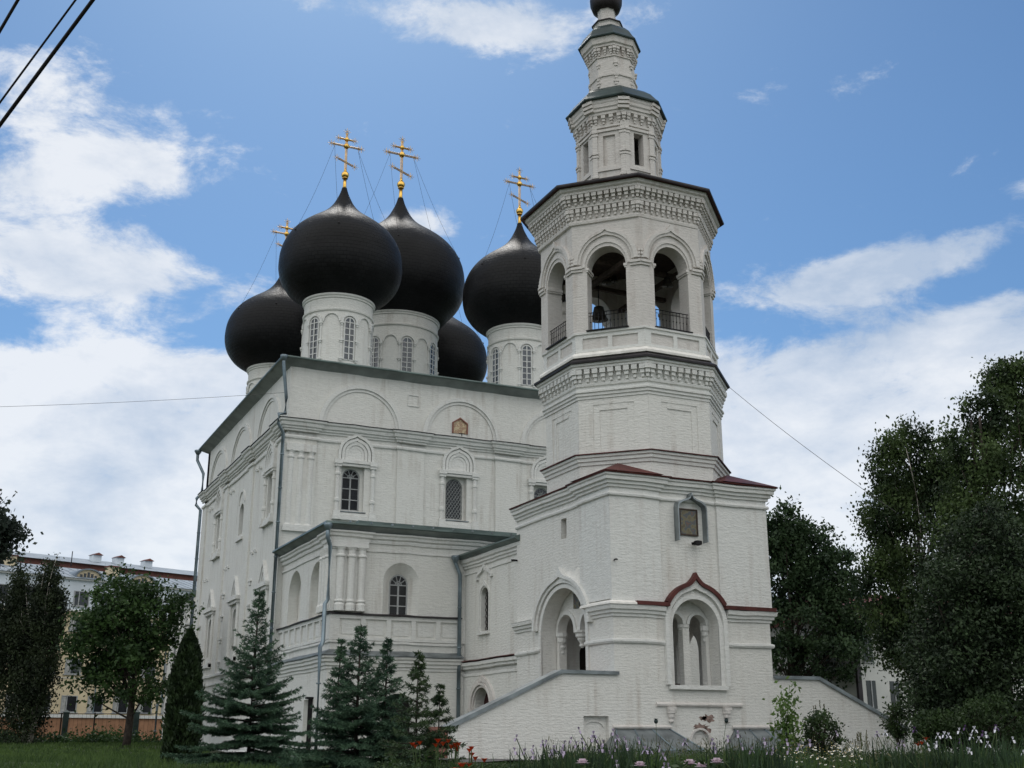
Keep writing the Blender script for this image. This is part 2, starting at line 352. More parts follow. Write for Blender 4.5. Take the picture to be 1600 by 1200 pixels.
    def tube(s,pts,r,seg=6,r1=None):
        pts=[Vector(p) for p in pts]; n=len(pts); b=len(s.v)
        for i,p in enumerate(pts):
            t=(pts[min(i+1,n-1)]-pts[max(i-1,0)]).normalized()
            a=t.cross(Vector((0,0,1)))
            if a.length<1e-3: a=t.cross(Vector((1,0,0)))
            a.normalize(); c=t.cross(a); rr=r if r1 is None else r+(r1-r)*i/max(1,n-1)
            for k in range(seg):
                g=2*PI*k/seg; q=p+a*math.cos(g)*rr+c*math.sin(g)*rr; s.v.append(tuple(q))
        for i in range(n-1):
            for k in range(seg):
                q=(k+1)%seg; s.face([b+i*seg+k,b+i*seg+q,b+(i+1)*seg+q,b+(i+1)*seg+k])
        s.face([b+k for k in range(seg)]); s.face([b+(n-1)*seg+k for k in range(seg)])
        return s
    def sph(s,c,r,seg=12,rings=8,sz=1.0):
        prof=[(max(1e-3,r*math.sin(PI*i/rings)),c[2]-r*sz*math.cos(PI*i/rings)) for i in range(rings+1)]
        return s.lathe(c[0],c[1],prof,seg)
    def islands(s):
        par=list(range(len(s.v)))
        def find(a):
            while par[a]!=a: par[a]=par[par[a]]; a=par[a]
            return a
        for f in s.f:
            r0=find(f[0])
            for i in f[1:]: par[find(i)]=r0
        gr={}
        for f in s.f: gr.setdefault(find(f[0]),[]).append(f)
        out=[]
        for fs in gr.values():
            q=MB(); ids=sorted({i for f in fs for i in f}); mp={a:k for k,a in enumerate(ids)}
            q.v=[s.v[i] for i in ids]; q.f=[tuple(mp[i] for i in f) for f in fs]; q.m=[0]*len(fs); q.wob=s.wob; out.append(q)
        return out
    def split(s,name,mat,parent=None):
        for q in s.islands(): q.build(name,mat,parent)
    def build(s,name,mats,parent=None,smooth=False,label=None):
        if s.wob: s.v=[wobble(v) for v in s.v]
        me=bpy.data.meshes.new(name); me.from_pydata(s.v,[],s.f)
        if not isinstance(mats,(list,tuple)): mats=[mats]
        for m in mats: me.materials.append(M[m] if isinstance(m,str) else m)
        if len(mats)>1: me.polygons.foreach_set('material_index',s.m)
        bm=bmesh.new(); bm.from_mesh(me); bmesh.ops.recalc_face_normals(bm,faces=bm.faces)
        if smooth:
            for f in bm.faces: f.smooth=True
        bm.to_mesh(me); bm.free()
        o=bpy.data.objects.new(name,me); COL.objects.link(o); setparent(o,parent)
        if label: o['label']=label
        return o
WF=Fr(0,0,(1,0),(0,1))
def smooth_by_angle(o,deg=35):
    me=o.data
    for p in me.polygons: p.use_smooth=True
    bm=bmesh.new(); bm.from_mesh(me)
    for e in bm.edges:
        if len(e.link_faces)==2 and e.calc_face_angle(0)>R(deg): e.smooth=False
    bm.to_mesh(me); bm.free()
def arc(cu,zs,hw,n=16,hz=None,z0=None,tip=0.0,tw=.42):
    """open arch curve left to right: half width hw, rise hz, optional keel tip and straight legs to z0"""
    hz=hz or hw; p=[]
    if z0 is not None: p.append((cu-hw,z0))
    xs=[hw*math.cos(PI-PI*i/n) for i in range(n+1)]
    if tip is not None and n>=18:
        k=.42*hw; xs=[x for x in xs if abs(x)>k]; h=len(xs)//2
        xs=xs[:h]+[k*q for q in (-.92,-.75,-.6,-.46,-.34,-.23,-.13,-.05,0,.05,.13,.23,.34,.46,.6,.75,.92)]+xs[h:]
    for x in xs:
        z=hz*math.sqrt(max(0,1-(x/hw)**2))
        if tip: z+=tip*max(0,1-abs(x)/(tw*hw))**2.2
        p.append((cu+x,zs+z))
    if z0 is not None: p.append((cu+hw,z0))
    return p
def rect(u0,u1,z0,z1): return [(u0,z0),(u1,z0),(u1,z1),(u0,z1)]
def ressaut(pts,axis,base,out,spans,sgn):
    """path along one axis with steps of `out` over each span"""
    r=[]
    a,b=pts
    def pt(t,o): return (t,base+sgn*o) if axis=='x' else (base+sgn*o,t)
    inc=b>a; sp=sorted(spans,reverse=not inc)
    cur=a; r.append(None)
    r=[]
    inside=any(min(s)<=a<=max(s) and not (abs(a-max(s))<1e-6 and inc) and not (abs(a-min(s))<1e-6 and not inc) for s in sp)
    r.append(pt(a,out if inside else 0))
    for s in sp:
        s0,s1=(min(s),max(s)) if inc else (max(s),min(s))
        if abs(s0-a)>1e-6: r+= [pt(s0,0),pt(s0,out)]
        if abs(s1-b)>1e-6: r+= [pt(s1,out),pt(s1,0)]
    inside=any(abs(b-(max(s) if inc else min(s)))<1e-6 for s in sp)
    r.append(pt(b,out if inside else 0))
    return r
def window(fr,parent,cu,z0,zs,hw,d,cols=2,rows=5,lattice=False,hz=None,fan=True,matf='wframe',glass='glass',lmat='lattice'):
    out=arc(cu,zs,hw,14,hz,z0)
    g=MB().panel(fr,out,[],d-.05,d).build('window',glass,parent)
    f=MB(); t=.045
    inn=arc(cu,zs,hw-.07,14,(hz or hw)-.07,z0+.07); f.band(fr,inn,out,d,d+.05)
    f.box(fr,cu-hw,cu+hw,z0,z0+.07,d,d+.05)
    hh=zs-z0
    if lattice: cols=1; rows=0; fan=False
    for i in range(1,cols):
        u=cu-hw+2*hw*i/cols; f.box(fr,u-t,u+t,z0,zs,d,d+.04)
    for j in range(1,rows+1):
        z=z0+hh*j/rows; f.box(fr,cu-hw,cu+hw,z-t*.6,z+t*.6,d,d+.045)
    if fan:
        H=hz or hw
        for i in range(1,5):
            a=PI*i/5; p=fr(cu,zs,d+.03); q=fr(cu+hw*.93*math.cos(a),zs+H*.93*math.sin(a),d+.03); f.tube([p,q],.028,4)
        f.tube([fr(cu+hw*.35*math.cos(PI*i/8),zs+H*.35*math.sin(PI*i/8),d+.03) for i in range(9)],.025,4)
    f.build('window_frame',matf,g)
    if lattice:
        l=MB(); H=hh+(hz or hw); st=.30; k=int((2*hw+H)/st)+1
        def clip(u,z):
            if z<z0 or abs(u-cu)>hw: return False
            return z<=zs or ((u-cu)/hw)**2+((z-zs)/(hz or hw))**2<=1
        for sg in (1,-1):
            for i in range(-k,k+1):
                c=i*st; seg=[]
                for q in range(0,61):
                    u=cu-hw+2*hw*q/60; z=z0+c+sg*(u-cu)*1.45+H/2
                    if clip(u,z): seg.append((u,z))
                if len(seg)>1: l.tube([fr(seg[0][0],seg[0][1],d+.14),fr(seg[-1][0],seg[-1][1],d+.14)],.015,4)
        l.build('lattice',M[lmat],g)
    return g
def pipe(pts,parent,r=.085,hop=True,cl=None):
    m=MB().tube(pts,r,8); p=pts[0]
    if hop: m.lathe(p[0],p[1],[(r*.9,p[2]-.28),(r*2.3,p[2]-.02),(r*2.3,p[2]+.10),(r*2.0,p[2]+.10)],8)
    z=pts[-1][2]+1.2; q=pts[-1]; zt=pts[-2][2]
    while z<zt: m.lathe(q[0]+(pts[-2][0]-q[0])*(z-q[2])/(zt-q[2]),q[1]+(pts[-2][1]-q[1])*(z-q[2])/(zt-q[2]),[(r*1.25,z),(r*1.25,z+.06)],8); z+=2.0
    return m.build('downpipe','pipe',parent,True)
# ------------------------------------------------------------------ terrain
def TC(z):
    t=float(np.interp(z,[0,13,17,25.6,31.3,35.4,40],[0.1,.13,.09,-.13,-.28,-.55,-.75])); return (3.75+t*.904,4.3-t*.427)
def gz(x,y):
    dx,dy=x-CAM[0],y-CAM[1]; D=dx*hv[0]+dy*hv[1]; S=dx*rv[0]+dy*rv[1]
    r=math.hypot(dx,dy)
    z=float(np.interp(r,[0,6,12,20,30,42,55,80,110,200,2000],[0,.10,.58,.78,.78,.80,.68,.56,.58,.8,1.0]))
    k=max(0,min(1,(D-46)/35))*max(0,min(1,(-S-14)/9)); z+=.55*k
    k=max(0,min(1,(r-8)/8))
    z+=k*(.05*math.sin(x*.9+1)*math.cos(y*.7)+.03*math.sin(x*2.3+y*1.7))*(1 if r<45 else .5)
    return z
def terrain():
    m=MB(); ra=[0.0]+[1.2*1.085**i for i in range(92)]; na=128; vs=[(CAM[0],CAM[1],gz(CAM[0],CAM[1]))]
    for r in ra[1:]:
        for k in range(na):
            a=2*PI*k/na; x,y=CAM[0]+r*math.cos(a),CAM[1]+r*math.sin(a); vs.append((x,y,gz(x,y)))
    fs=[(0,1+k,1+(k+1)%na) for k in range(na)]
    for j in range(len(ra)-2):
        for k in range(na):
            q=(k+1)%na; a=1+j*na; b=1+(j+1)*na; fs.append((a+k,b+k,b+q,a+q))
    m.add(vs,fs); o=m.build('ground',simple('lawn soil',(.045,.060,.022),.95,0,.4,.5,.5,8,c2=(.030,.036,.018)),None,True); tag(o,kind='structure')
terrain()
# asphalt path in front of the stair wall
pm=MB()
xs=np.linspace(-13,15,40); ys=np.linspace(-2.6,-.1,6)
b=[(x,y,gz(x,y)+.03) for y in ys for x in xs]
pm.add(b,[(j*40+i,j*40+i+1,(j+1)*40+i+1,(j+1)*40+i) for j in range(5) for i in range(39)])
tag(pm.build('path','asphalt'),kind='structure')

# ------------------------------------------------------------------ church
ch=empty('church',(-7,25.6,.4),'large white limewashed church with five black onion domes and gold crosses','church')
X0,X1,Y0,Y1=-7.0,15.1,25.6,50.4
ZG=.3; ZE=23.15
FRN=Fr(0,Y0,(1,0),(0,-1)); FL=Fr(X0,0,(0,1),(-1,0))
WX=[(-2.86,False),(3.85,True),(10.0,False)]
def kokosh(fr,parent,cu,zb,hw,zp):
    """keel pediment of nested bands over a window"""
    m=MB(); H=zp-zb
    zl=zb; zb=zb+.42; H=zp-zb
    for i,(a,d) in enumerate(((1,.20),(.80,.15),(.62,.10),(.46,.05))):
        m.band(fr,arc(cu,zb,hw*(a-.15),18,hw*(a-.15),zl,tip=max(.02,H-hw)*(.6 if i==0 else .3 if i==1 else 0),tw=.3),arc(cu,zb,hw*a,18,hw*a,zl,tip=max(.02,H-hw)*(1 if i==0 else .4 if i==1 else 0),tw=.3),0,d)
    m.panel(fr,arc(cu,zb,hw*.31,12,None,zl),[],-.02,.03)
    return m
def nalichnik(fr,parent,cu,u0,u1,z0,z1,zp,rw=.66,deep=.18):
    """carved brick window surround: colonnettes, capital blocks, lintel, pediment, sill"""
    m=kokosh(fr,parent,cu,z1+.42,(u1-u0)/2*.90,zp)
    for u in (u0+.16,u1-.16):
        m.col(fr,u,z0,z1,.12,.06,10,[(.12,z0),(.12,z0+.5),(.17,z0+.55),(.17,z0+.7),(.12,z0+.75),(.12,z1-.55),(.16,z1-.5),(.16,z1-.38),(.12,z1-.34),(.12,z1)])
        m.box(fr,u-.20,u+.20,z1-.02,z1+.14,0,.22); m.box(fr,u-.24,u+.24,z1+.14,z1+.40,0,.27)
        m.box(fr,u-.20,u+.20,z0-.02,z0-.32,0,.24); m.box(fr,u-.25,u+.25,z0-.32,z0-.55,0,.30)
    m.box(fr,u0+.3,u1-.3,z1+.05,z1+.20,0,.16); m.box(fr,u0+.3,u1-.3,z1+.22,z1+.42,0,.24)
    m.box(fr,u0+.3,u1-.3,z0-.30,z0-.12,0,.15); m.box(fr,u0+.3,u1-.3,z0-.55,z0-.32,0,.22)
    m.build('window_surround','trim',parent)
# walls
front=MB(); holes=[]
for cx,_ in WX: holes.append(rect(cx-.72,cx+.72,14.45,17.3))
front.panel(FRN,rect(X0,X1,ZG,ZE),holes,-.28,0)
holes=[arc(cx-.02,16.55,.56,16,None,14.55) for cx,_ in WX]
front.panel(FRN,rect(X0+.01,X1-.01,ZG,ZE),holes,-.8,-.29)
front.build('front_wall','wall',ch)
left=MB()
lh=[rect(28.2,29.6,14.4,17.15),arc(36.7,16.0,.62,14,.55,14.45),rect(43.3,44.7,14.4,17.15)]
for cy in (28.95,36.6,44.5): lh.append(arc(cy,9.0,.62,14,None,6.95))
left.panel(FL,rect(Y0+.8,Y1,ZG,ZE),lh,-.45,0)
left.box(FL,Y0+.8,Y1,ZG,ZE,-.8,-.47)
left.build('side_wall','wall',ch)
bk=MB().wbox(X0,X1,Y1-.8,Y1-.001,ZG,ZE).wbox(X1-.8,X1-.001,Y0+.8,Y1-.8,ZG,ZE); bk.build('rear_wall','wall',ch)
for cx,lat in WX:
    window(FRN,ch,cx-.02,14.55,16.55,.56,-.42,2,3,lat)
    nalichnik(FRN,ch,cx+.14,cx-1.12,cx+1.40,14.45,17.12,19.3)
    MB().box(FRN,cx-.85,cx+.85,14.38,14.44,-.26,.13).build('metal_sill','zinc',ch)
for cy in (28.9,44.0):
    window(FL,ch,cy,14.6,16.4,.5,-.40,2,3,False)
    nalichnik(FL,ch,cy,cy-1.25,cy+1.25,14.4,17.0,19.2)
window(FL,ch,36.7,14.45,16.0,.62,-.40,2,3,False,hz=.55)
m=MB(); m.band(FL,arc(36.7,16.6,.75,14),arc(36.7,16.6,.90,14),0,.08); m.box(FL,35.8,37.6,14.05,14.25,0,.15); m.build('window_surround','trim',ch)
for cy in (28.95,36.6,44.5):
    window(FL,ch,cy,6.95,9.0,.62,-.40,2,4,False)
    m=MB()
    for u in (cy-1.1,cy+1.1):
        m.col(FL,u,6.6,9.9,.12,.06); m.box(FL,u-.2,u+.2,6.2,6.6,0,.25)
    m.box(FL,cy-1.35,cy+1.35,9.9,10.1,0,.22); m.box(FL,cy-1.5,cy+1.5,10.1,10.35,0,.34); m.box(FL,cy-1.3,cy+1.3,6.25,6.5,0,.2)
    for k in range(3):      # tall pointed gable of stepped triangles
        s=1-.3*k; a=[(cy-.95*s,10.4),(cy,10.4+1.35*s),(cy+.95*s,10.4)]; t=s-.16; bb=[(cy-.95*t,10.4),(cy,10.4+1.35*t),(cy+.95*t,10.4)]
        m.band(FL,bb,a,0,.2-.05*k)
    m.build('window_surround','trim',ch)
# little raised brick ornaments between the storeys of the side wall
m=MB()
for cy in (32.4,40.3,47.6):
    for zz in (17.9,12.6):
        for k in range(4): m.box(FL,cy-.9+k*.45,cy-.65+k*.45,zz+(.12 if k%2 else 0),zz+.12+(.12 if k%2 else 0),0,.1)
for zz in (6.4,7.9,9.4,10.9):
    for cy in (32.7,40.6,48.3): m.box(FL,cy-.35,cy+.35,zz,zz+.1,0,.12); m.box(FL,cy-.2,cy+.2,zz-.22,zz,0,.07)
m.build('brick_ornament','trim',ch)
# pilasters and three quarter columns at the corner
m=MB()
PX=[(-5.2,X0),( -.1,1.65),(6.5,8.25),(13.3,X1)]
for a,b_ in ((X0,-5.2),(-.1,1.65),(6.5,8.25),(13.3,X1)): m.box(FRN,a,b_,5.7,18.6,0,.12)
for a,b_ in ((Y0-.12,27.2),(33.5,34.8),(41.2,42.3),(48.9,Y1)): m.box(FL,a,b_,5.7,18.6,0,.119)
m.split('pilaster','wall',ch)
m=MB()
m.box(FRN,X0-.02,-5.24,13.0,13.35,.12,.30); m.box(FRN,X0-.02,-5.24,17.75,18.2,.12,.27)
for u in (-6.72,-6.12,-5.52):
    m.col(FRN,u,13.3,17.8,.2,.03,12,[(.26,13.2),(.26,13.35),(.2,13.45),(.2,17.3),(.25,17.36),(.25,17.46),(.2,17.5),(.2,17.62),(.27,17.8)])
m.build('quarter_column','trim',ch)
LW=[(Y1,0),(48.9,1),(42.3,0),(41.2,1),(34.8,0),(33.5,1),(27.2,0)]
def church_path(o=.12):
    p=[(X0-o,Y1),(X0-o,48.9),(X0,48.9),(X0,42.3),(X0-o,42.3),(X0-o,41.2),(X0,41.2),(X0,34.8),(X0-o,34.8),(X0-o,33.5),(X0,33.5),(X0,27.2),(X0-o,27.2),
       (X0-o,Y0-o),(-5.2,Y0-o),(-5.2,Y0),(-.1,Y0),(-.1,Y0-o),(1.65,Y0-o),(1.65,Y0),(6.5,Y0),(6.5,Y0-o),(8.25,Y0-o),(8.25,Y0),(13.3,Y0),(13.3,Y0-o),(X1+o,Y0-o),(X1+o,Y1)]
    return p
m=MB()
m.mould(church_path(),[(0,18.50),(.10,18.53),(.12,18.62),(.10,18.70),(.03,18.73)],left=False)
m.mould(church_path(),[(0,18.95),(.10,18.98),(.10,19.08),(.20,19.12),(.20,19.22),(.30,19.26),(.33,19.38),(.33,19.44),(.44,19.50),(.46,19.62),(.0,19.68)],left=False)
m.split('cornice','trim',ch)
MB().mould(church_path(),[(.30,19.69),(.52,19.64),(.52,19.66),(-.05,19.74)],left=False).build('cornice_flashing','dark_roof',ch)
# blind gables (zakomary)
for fr,cs in ((FRN,[(-2.49,2.67),(4.17,2.64),(10.88,2.62)]),(FL,[(30.2,3.0),(38.0,3.1),(45.5,3.05)])):
    for c,hw in cs:
        m=MB(); hz=2.72
        m.band(fr,arc(c,19.6,hw-.24,26,hz-.24),arc(c,19.6,hw,26,hz),0,.14)
        m.band(fr,arc(c,19.6,hw-.42,26,hz-.42),arc(c,19.6,hw-.24,26,hz-.24),0,.06)
        m.build('blind_gable_arch','trim',ch)
# framed square, painted niche in the gable
MB().band(FRN,[(.55,22.1),(.55,21.45),(1.2,21.45),(1.2,22.1),(.55,22.1)],[(.50,22.15),(.50,21.4),(1.25,21.4),(1.25,22.15),(.50,22.15)],0,.05).build('wall_plaque','trim',ch)
def icon_mat(name,cols):
    m,t,b=mat_base(name); n=t.nodes; l=t.links
    tc=n.new('ShaderNodeTexCoord'); nz=n.new('ShaderNodeTexNoise'); nz.inputs['Scale'].default_value=4.5; nz.inputs['Detail'].default_value=6; l.new(tc.outputs['Object'],nz.inputs['Vector'])
    rp=n.new('ShaderNodeValToRGB'); e=rp.color_ramp.elements
    e[0].position=.34; e[0].color=(*cols[0],1); e[1].position=.66; e[1].color=(*cols[-1],1)
    for i,c in enumerate(cols[1:-1]):
        q=e.new(.34+.32*(i+1)/(len(cols)-1)); q.color=(*c,1)
    l.new(nz.outputs[0],rp.inputs[0]); l.new(rp.outputs[0],b.inputs['Base Color']); b.inputs['Roughness'].default_value=.5
    return m
M['icon']=icon_mat('old painted panel',[(.10,.08,.045),(.17,.145,.08),(.065,.085,.10),(.15,.085,.055)])
M['fresco']=icon_mat('faded fresco',[(.45,.36,.22),(.55,.45,.28),(.30,.16,.09),(.50,.42,.30)])
ni=MB().panel(FRN,[(3.6,20.0),(4.5,20.0),(4.5,20.65),(4.05,20.95),(3.6,20.65)],[],0,.03).build('fresco_niche','fresco',ch)
m=MB().band(FRN,[(3.6,20.0),(3.6,20.65),(4.05,20.95),(4.5,20.65),(4.5,20.0)],[(3.52,20.0),(3.52,20.7),(4.05,21.05),(4.58,20.7),(4.58,20.0)],0,.10)
m.build('niche_frame','redbrick',ni)
m=MB(); m.tube([FRN(4.05,19.75,.35),FRN(4.05,19.95,.35)],.03); m.tube([FRN(3.85,19.93,.35),FRN(4.25,19.93,.35)],.025); m.build('lamp_bracket','iron',ni)
# roof
rp_=[(X0,Y1),(X0,Y0),(X1,Y0),(X1,Y1)]
m=MB(); m.cm=0; m.mould(rp_,[(-.02,22.95),(.68,23.33)],closed=True,left=False)
m.cm=1; m.mould(rp_,[(.68,23.30),(.72,23.36),(.70,23.44),(-1.5,23.80),(-9,24.9)],closed=True,left=False)
m.build('roof',['soffit','green_roof'],ch)
# drums and domes
def dome(cx,cy,r,zb,zt,rd,ztop,nwin,aoff,cross_h,zc,rim):
    dr=MB().lathe(cx,cy,[(r+.04,23.0),(r,24.3),(r-.02,zt-1.45),(r+.07,zt-1.40),(r+.09,zt-1.30),(r-.01,zt-1.24),(r,zt-.55),(r+.07,zt-.52),(r+.07,zt-.42),(r+.15,zt-.36),(r+.15,zt-.22),(r+.22,zt-.16),(r+.22,zt),(r-.1,zt+.03)],56).build('drum','wall',ch)
    smooth_by_angle(dr,25)
    d0=math.atan2(CAM[1]-cy,CAM[0]-cx); st=2*PI/nwin; wz=zt-4.75 if r<3 else zt-4.9
    zs=zt-2.2 if r<3 else zt-2.75
    for k in range(nwin):
        a=d0+R(aoff)+k*st; fr=Cy(cx,cy,r,a); hw=.34 if r<3 else .40; zz0=zs-2.55 if r<3 else zs-2.3
        wm=MB(); wm.cm=0; wm.panel(fr,arc(0,zs,hw,12,None,zz0),[],-.02,.02)
        wm.cm=1; wm.band(fr,arc(0,zs,hw-.05,12,None,zz0),arc(0,zs,hw+.03,12,None,zz0),0,.06)
        wm.box(fr,-.035,.035,zz0,zs+hw*.9,.02,.06)
        nr=6
        for j in range(nr+1):
            z=zz0+(zs-zz0)*j/nr; wm.box(fr,-hw,hw,z-.03,z+.03,.02,.055)
        wm.build('window',['glass_sky','wframe_white'],dr)
        am=MB(); am.band(fr,arc(0,zs,hw+.10,14,None,None),arc(0,zs,hw+.24,14,None,None),0,.10)
        for sgn in (-1,1):
            for z in (zs-.05,zs-1.25,zs-2.5): am.box(fr,sgn*(hw+.17)-.12,sgn*(hw+.17)+.12,z-.06,z+.05,0,.14); am.box(fr,sgn*(hw+.17)-.07,sgn*(hw+.17)+.07,z-.18,z-.06,0,.10)
            am.box(fr,sgn*(hw+.17)-.05,sgn*(hw+.17)+.05,zz0,zs,0,.05)
        am.build('window_surround','trim',dr)
        fr2=Cy(cx,cy,r,a+st/2); h2=r*st/2-hw-.28
        if h2>.25: MB().band(fr2,arc(0,zs+.05,h2-.09,14,h2*.85),arc(0,zs+.05,h2+.02,14,h2*.95),0,.07).build('blind_arch','trim',dr)
    # onion dome
    H=ztop-zb; q=rd
    prof=[(r*.98,0),(r*1.10,.012)]+[(q*a_,b_) for a_,b_ in ((.79,.075),(.90,.135),(.965,.195),(1.0,.27),(1.0,.34),(.985,.405),(.95,.465),(.895,.52),(.82,.572),(.725,.62),(.60,.668),(.47,.712),(.345,.757),(.245,.802),(.17,.85),(.115,.90),(.07,.95),(.04,1.0))]
    # resample smoothly
    pr=np.array(prof); t=np.linspace(0,len(prof)-1,64); idx=np.arange(len(prof))
    def cr(v,x):
        i=int(min(max(math.floor(x),0),len(v)-2)); f=x-i; p0=v[max(i-1,0)];p1=v[i];p2=v[i+1];p3=v[min(i+2,len(v)-1)]
        return .5*((2*p1)+(-p0+p2)*f+(2*p0-5*p1+4*p2-p3)*f*f+(-p0+3*p1-3*p2+p3)*f**3)
    pp=[(max(.02,cr(pr[:,0],x)),zb+H*cr(pr[:,1],x)) for x in t]
    seg=72; me=bpy.data.meshes.new('dome'); vs=[];fs=[];uvs=[]
    s=0; ss=[0]
    for i in range(1,len(pp)): s+=math.hypot(pp[i][0]-pp[i-1][0],pp[i][1]-pp[i-1][1]); ss.append(s)
    for rr,z in pp:
        for k in range(seg): a=2*PI*k/seg; vs.append((cx+rr*math.cos(a),cy+rr*math.sin(a),z))
    for j in range(len(pp)-1):
        for k in range(seg):
            k2=(k+1)%seg; fs.append((j*seg+k,j*seg+k2,(j+1)*seg+k2,(j+1)*seg+k))
            for kk,jj in ((k,j),(k+1,j),(k+1,j+1),(k,j+1)): uvs.append((kk/seg*round(2*PI*rd/.42)*.42,ss[jj]))
    me.from_pydata(vs,[],fs); uvl=me.uv_layers.new(name='UVMap')
    uvl.data.foreach_set('uv',[c for q_ in uvs for c in q_]); me.materials.append(M['dome'])
    for p_ in me.polygons: p_.use_smooth=True
    dm=bpy.data.objects.new('dome',me); COL.objects.link(dm); setparent(dm,ch)
    # little iron hooks for the chains
    sc=cross_h/4.4
    g=MB(); g.lathe(cx,cy,[(.17*sc,ztop-.25),(.12*sc,ztop+.2),(.12*sc,ztop+.75*sc)],12)
    zo=ztop+1.0*sc; g.sph((cx,cy,zo),.27*sc,14,10,1.05); g.lathe(cx,cy,[(.20*sc,zo-.28*sc),(.20*sc,zo-.22*sc)],12); g.lathe(cx,cy,[(.14*sc,zo+.22*sc),(.05*sc,zo+.5*sc)],10)
    g.build('orb','gold',dm,True)
    c=MB(); fr=Fr(cx,cy,(1,0),(0,-1)); zt_=ztop+cross_h
    def bar(u0,za,u1,zb_,wd=.045):
        dx,dz=u1-u0,zb_-za; l_=math.hypot(dx,dz); nx,nz_=-dz/l_*wd,dx/l_*wd
        for s_ in (-1,1): c.tube([fr(u0+nx*s_,za+nz_*s_,0),fr(u1+nx*s_,zb_+nz_*s_,0)],.040*sc,4)
    def star(u,z,s_=.27):
        for dx,dz in ((1,0),(0,1),(.6,.6),(.6,-.6)): c.tube([fr(u-dx*s_*sc,z-dz*s_*sc,0),fr(u+dx*s_*sc,z+dz*s_*sc,0)],.018*sc,4)
    zm=zt_-1.15*sc; zu=zt_-.62*sc; zl=ztop+2.0*sc; hb=1.0*sc
    bar(0,zo+.3*sc,0,zt_-.12*sc,.05*sc); bar(-hb,zm,hb,zm,.045*sc); bar(-.5*sc,zu,.5*sc,zu,.04*sc); bar(-.55*sc,zl+.2*sc,.55*sc,zl-.2*sc,.045*sc)
    for u,z in ((-hb-.1*sc,zm),(hb+.1*sc,zm),(-.6*sc,zu),(.6*sc,zu),(-.65*sc,zl+.23*sc),(.65*sc,zl-.23*sc),(0,zt_)): star(u,z)
    for u in (-hb*.88,hb*.88): c.tube([fr(u,zm-.25*sc,0),fr(u,zm+.25*sc,0)],.014*sc,4)
    for z,q2 in ((zm,.21),(zu,.17)):
        c.cm=1; c.sph(fr(0,z,0),q2*sc,10,8,1); c.cm=0
    c.build('cross',['gilt_dull','gold'],dm)
    # stay chains
    chn=MB()
    for a,uu in ((R(200),-hb*.85),(R(250),-hb*.85),(R(330),hb*.85),(R(20),hb*.85)):
        zz=zb+H*.50; rr=q*.915; e=(cx+rr*math.cos(a),cy+rr*math.sin(a),zz); s0=fr(uu,zm-.1,0)
        pts=[(s0[0]+(e[0]-s0[0])*t_,s0[1]+(e[1]-s0[1])*t_,s0[2]+(e[2]-s0[2])*t_-.35*math.sin(PI*t_)) for t_ in [i/10 for i in range(11)]]
        chn.tube(pts,.010,3); chn.sph(e,.09,6,4)
        for t_ in range(1,30):
            f=t_/30; chn.sph((s0[0]+(e[0]-s0[0])*f,s0[1]+(e[1]-s0[1])*f,s0[2]+(e[2]-s0[2])*f-.35*math.sin(PI*f)),.019,4,3)
    chn.build('stay_chain','iron',dm)
dome(-2.7,30.8,2.28,29.32,29.62,4.15,38.1,6,19,4.4,0,0)
dome(10.8,30.8,2.28,29.32,29.62,4.15,38.1,6,12,4.4,0,0)
dome(-2.7,47.1,2.28,29.32,29.62,4.3,38.1,6,-28,4.4,0,0)
dome(10.9,47.1,2.28,29.32,29.62,4.2,38.1,6,19,4.4,0,0)
dome(4.25,38.9,3.15,31.75,32.05,5.15,42.4,8,15,5.2,0,0)

# ------------------------------------------------------------------ lower gallery of the church
CX0,CY0=-6.8,15.5; FC=Fr(0,CY0,(1,0),(0,-1)); FCL=Fr(CX0,0,(0,1),(-1,0))
m=MB(); o_out=arc(-3.25,9.1,.94,18,None,7.42); o_in=arc(-3.2,8.98,.50,18,.55,7.42)
m.panel(FC,rect(CX0,.6,5.6,11.3),[o_out],-.02,0)
m.loft(FC,o_out,o_in,-.01,-.5,closed=True)
m.panel(FC,rect(CX0+.5,.6,5.6,11.3),[o_in],-.7,-.5)
m.panel(FC,rect(CX0,.6,ZG,4.75),[arc(-3.3,2.9,.8,14,.75,1.5)],-.5,.12)
m.box(FC,CX0,.6,4.75,5.6,-.5,0)
m.build('gallery_front_wall','wall',ch)
MB().panel(FC,arc(-3.3,2.9,.8,14,.75,1.5),[],-.3,-.25).build('basement_window','dark',ch)
window(FC,ch,-3.2,7.42,8.98,.5,-.56,2,3,False,hz=.55)
m=MB(); n1=arc(18.35,9.05,1.22,18,None,7.42); n2=arc(22.6,9.05,1.26,18,None,7.42)
m.panel(FCL,rect(CY0+.03,Y0,5.6,11.3),[n1,n2],-.55,0); m.box(FCL,CY0+.04,Y0,5.6,11.3,-.7,-.56)
m.panel(FCL,rect(CY0-.117,Y0,ZG,4.75),[rect(17.6,19.2,1.2,3.4)],-.5,.12)
m.box(FCL,CY0+.03,Y0,4.75,5.6,-.5,-.001)
m.build('gallery_side_wall','wall',ch)
m=MB().box(FCL,17.6,19.2,1.2,3.4,-.3,-.25); m.build('basement_opening','wall',ch)
m=MB(); m.box(Fr(CX0-.12,17.6,(-1,0),(0,-1)),0,.22,1.0,3.4,-.03,.03); m.box(Fr(CX0-.12,17.6,(-1,0),(0,-1)),-.1,.34,3.4,3.5,-.15,.15); m.build('iron_shutter','iron',ch)
gp=[(CX0,Y0),(CX0,CY0),(.05,CY0)]
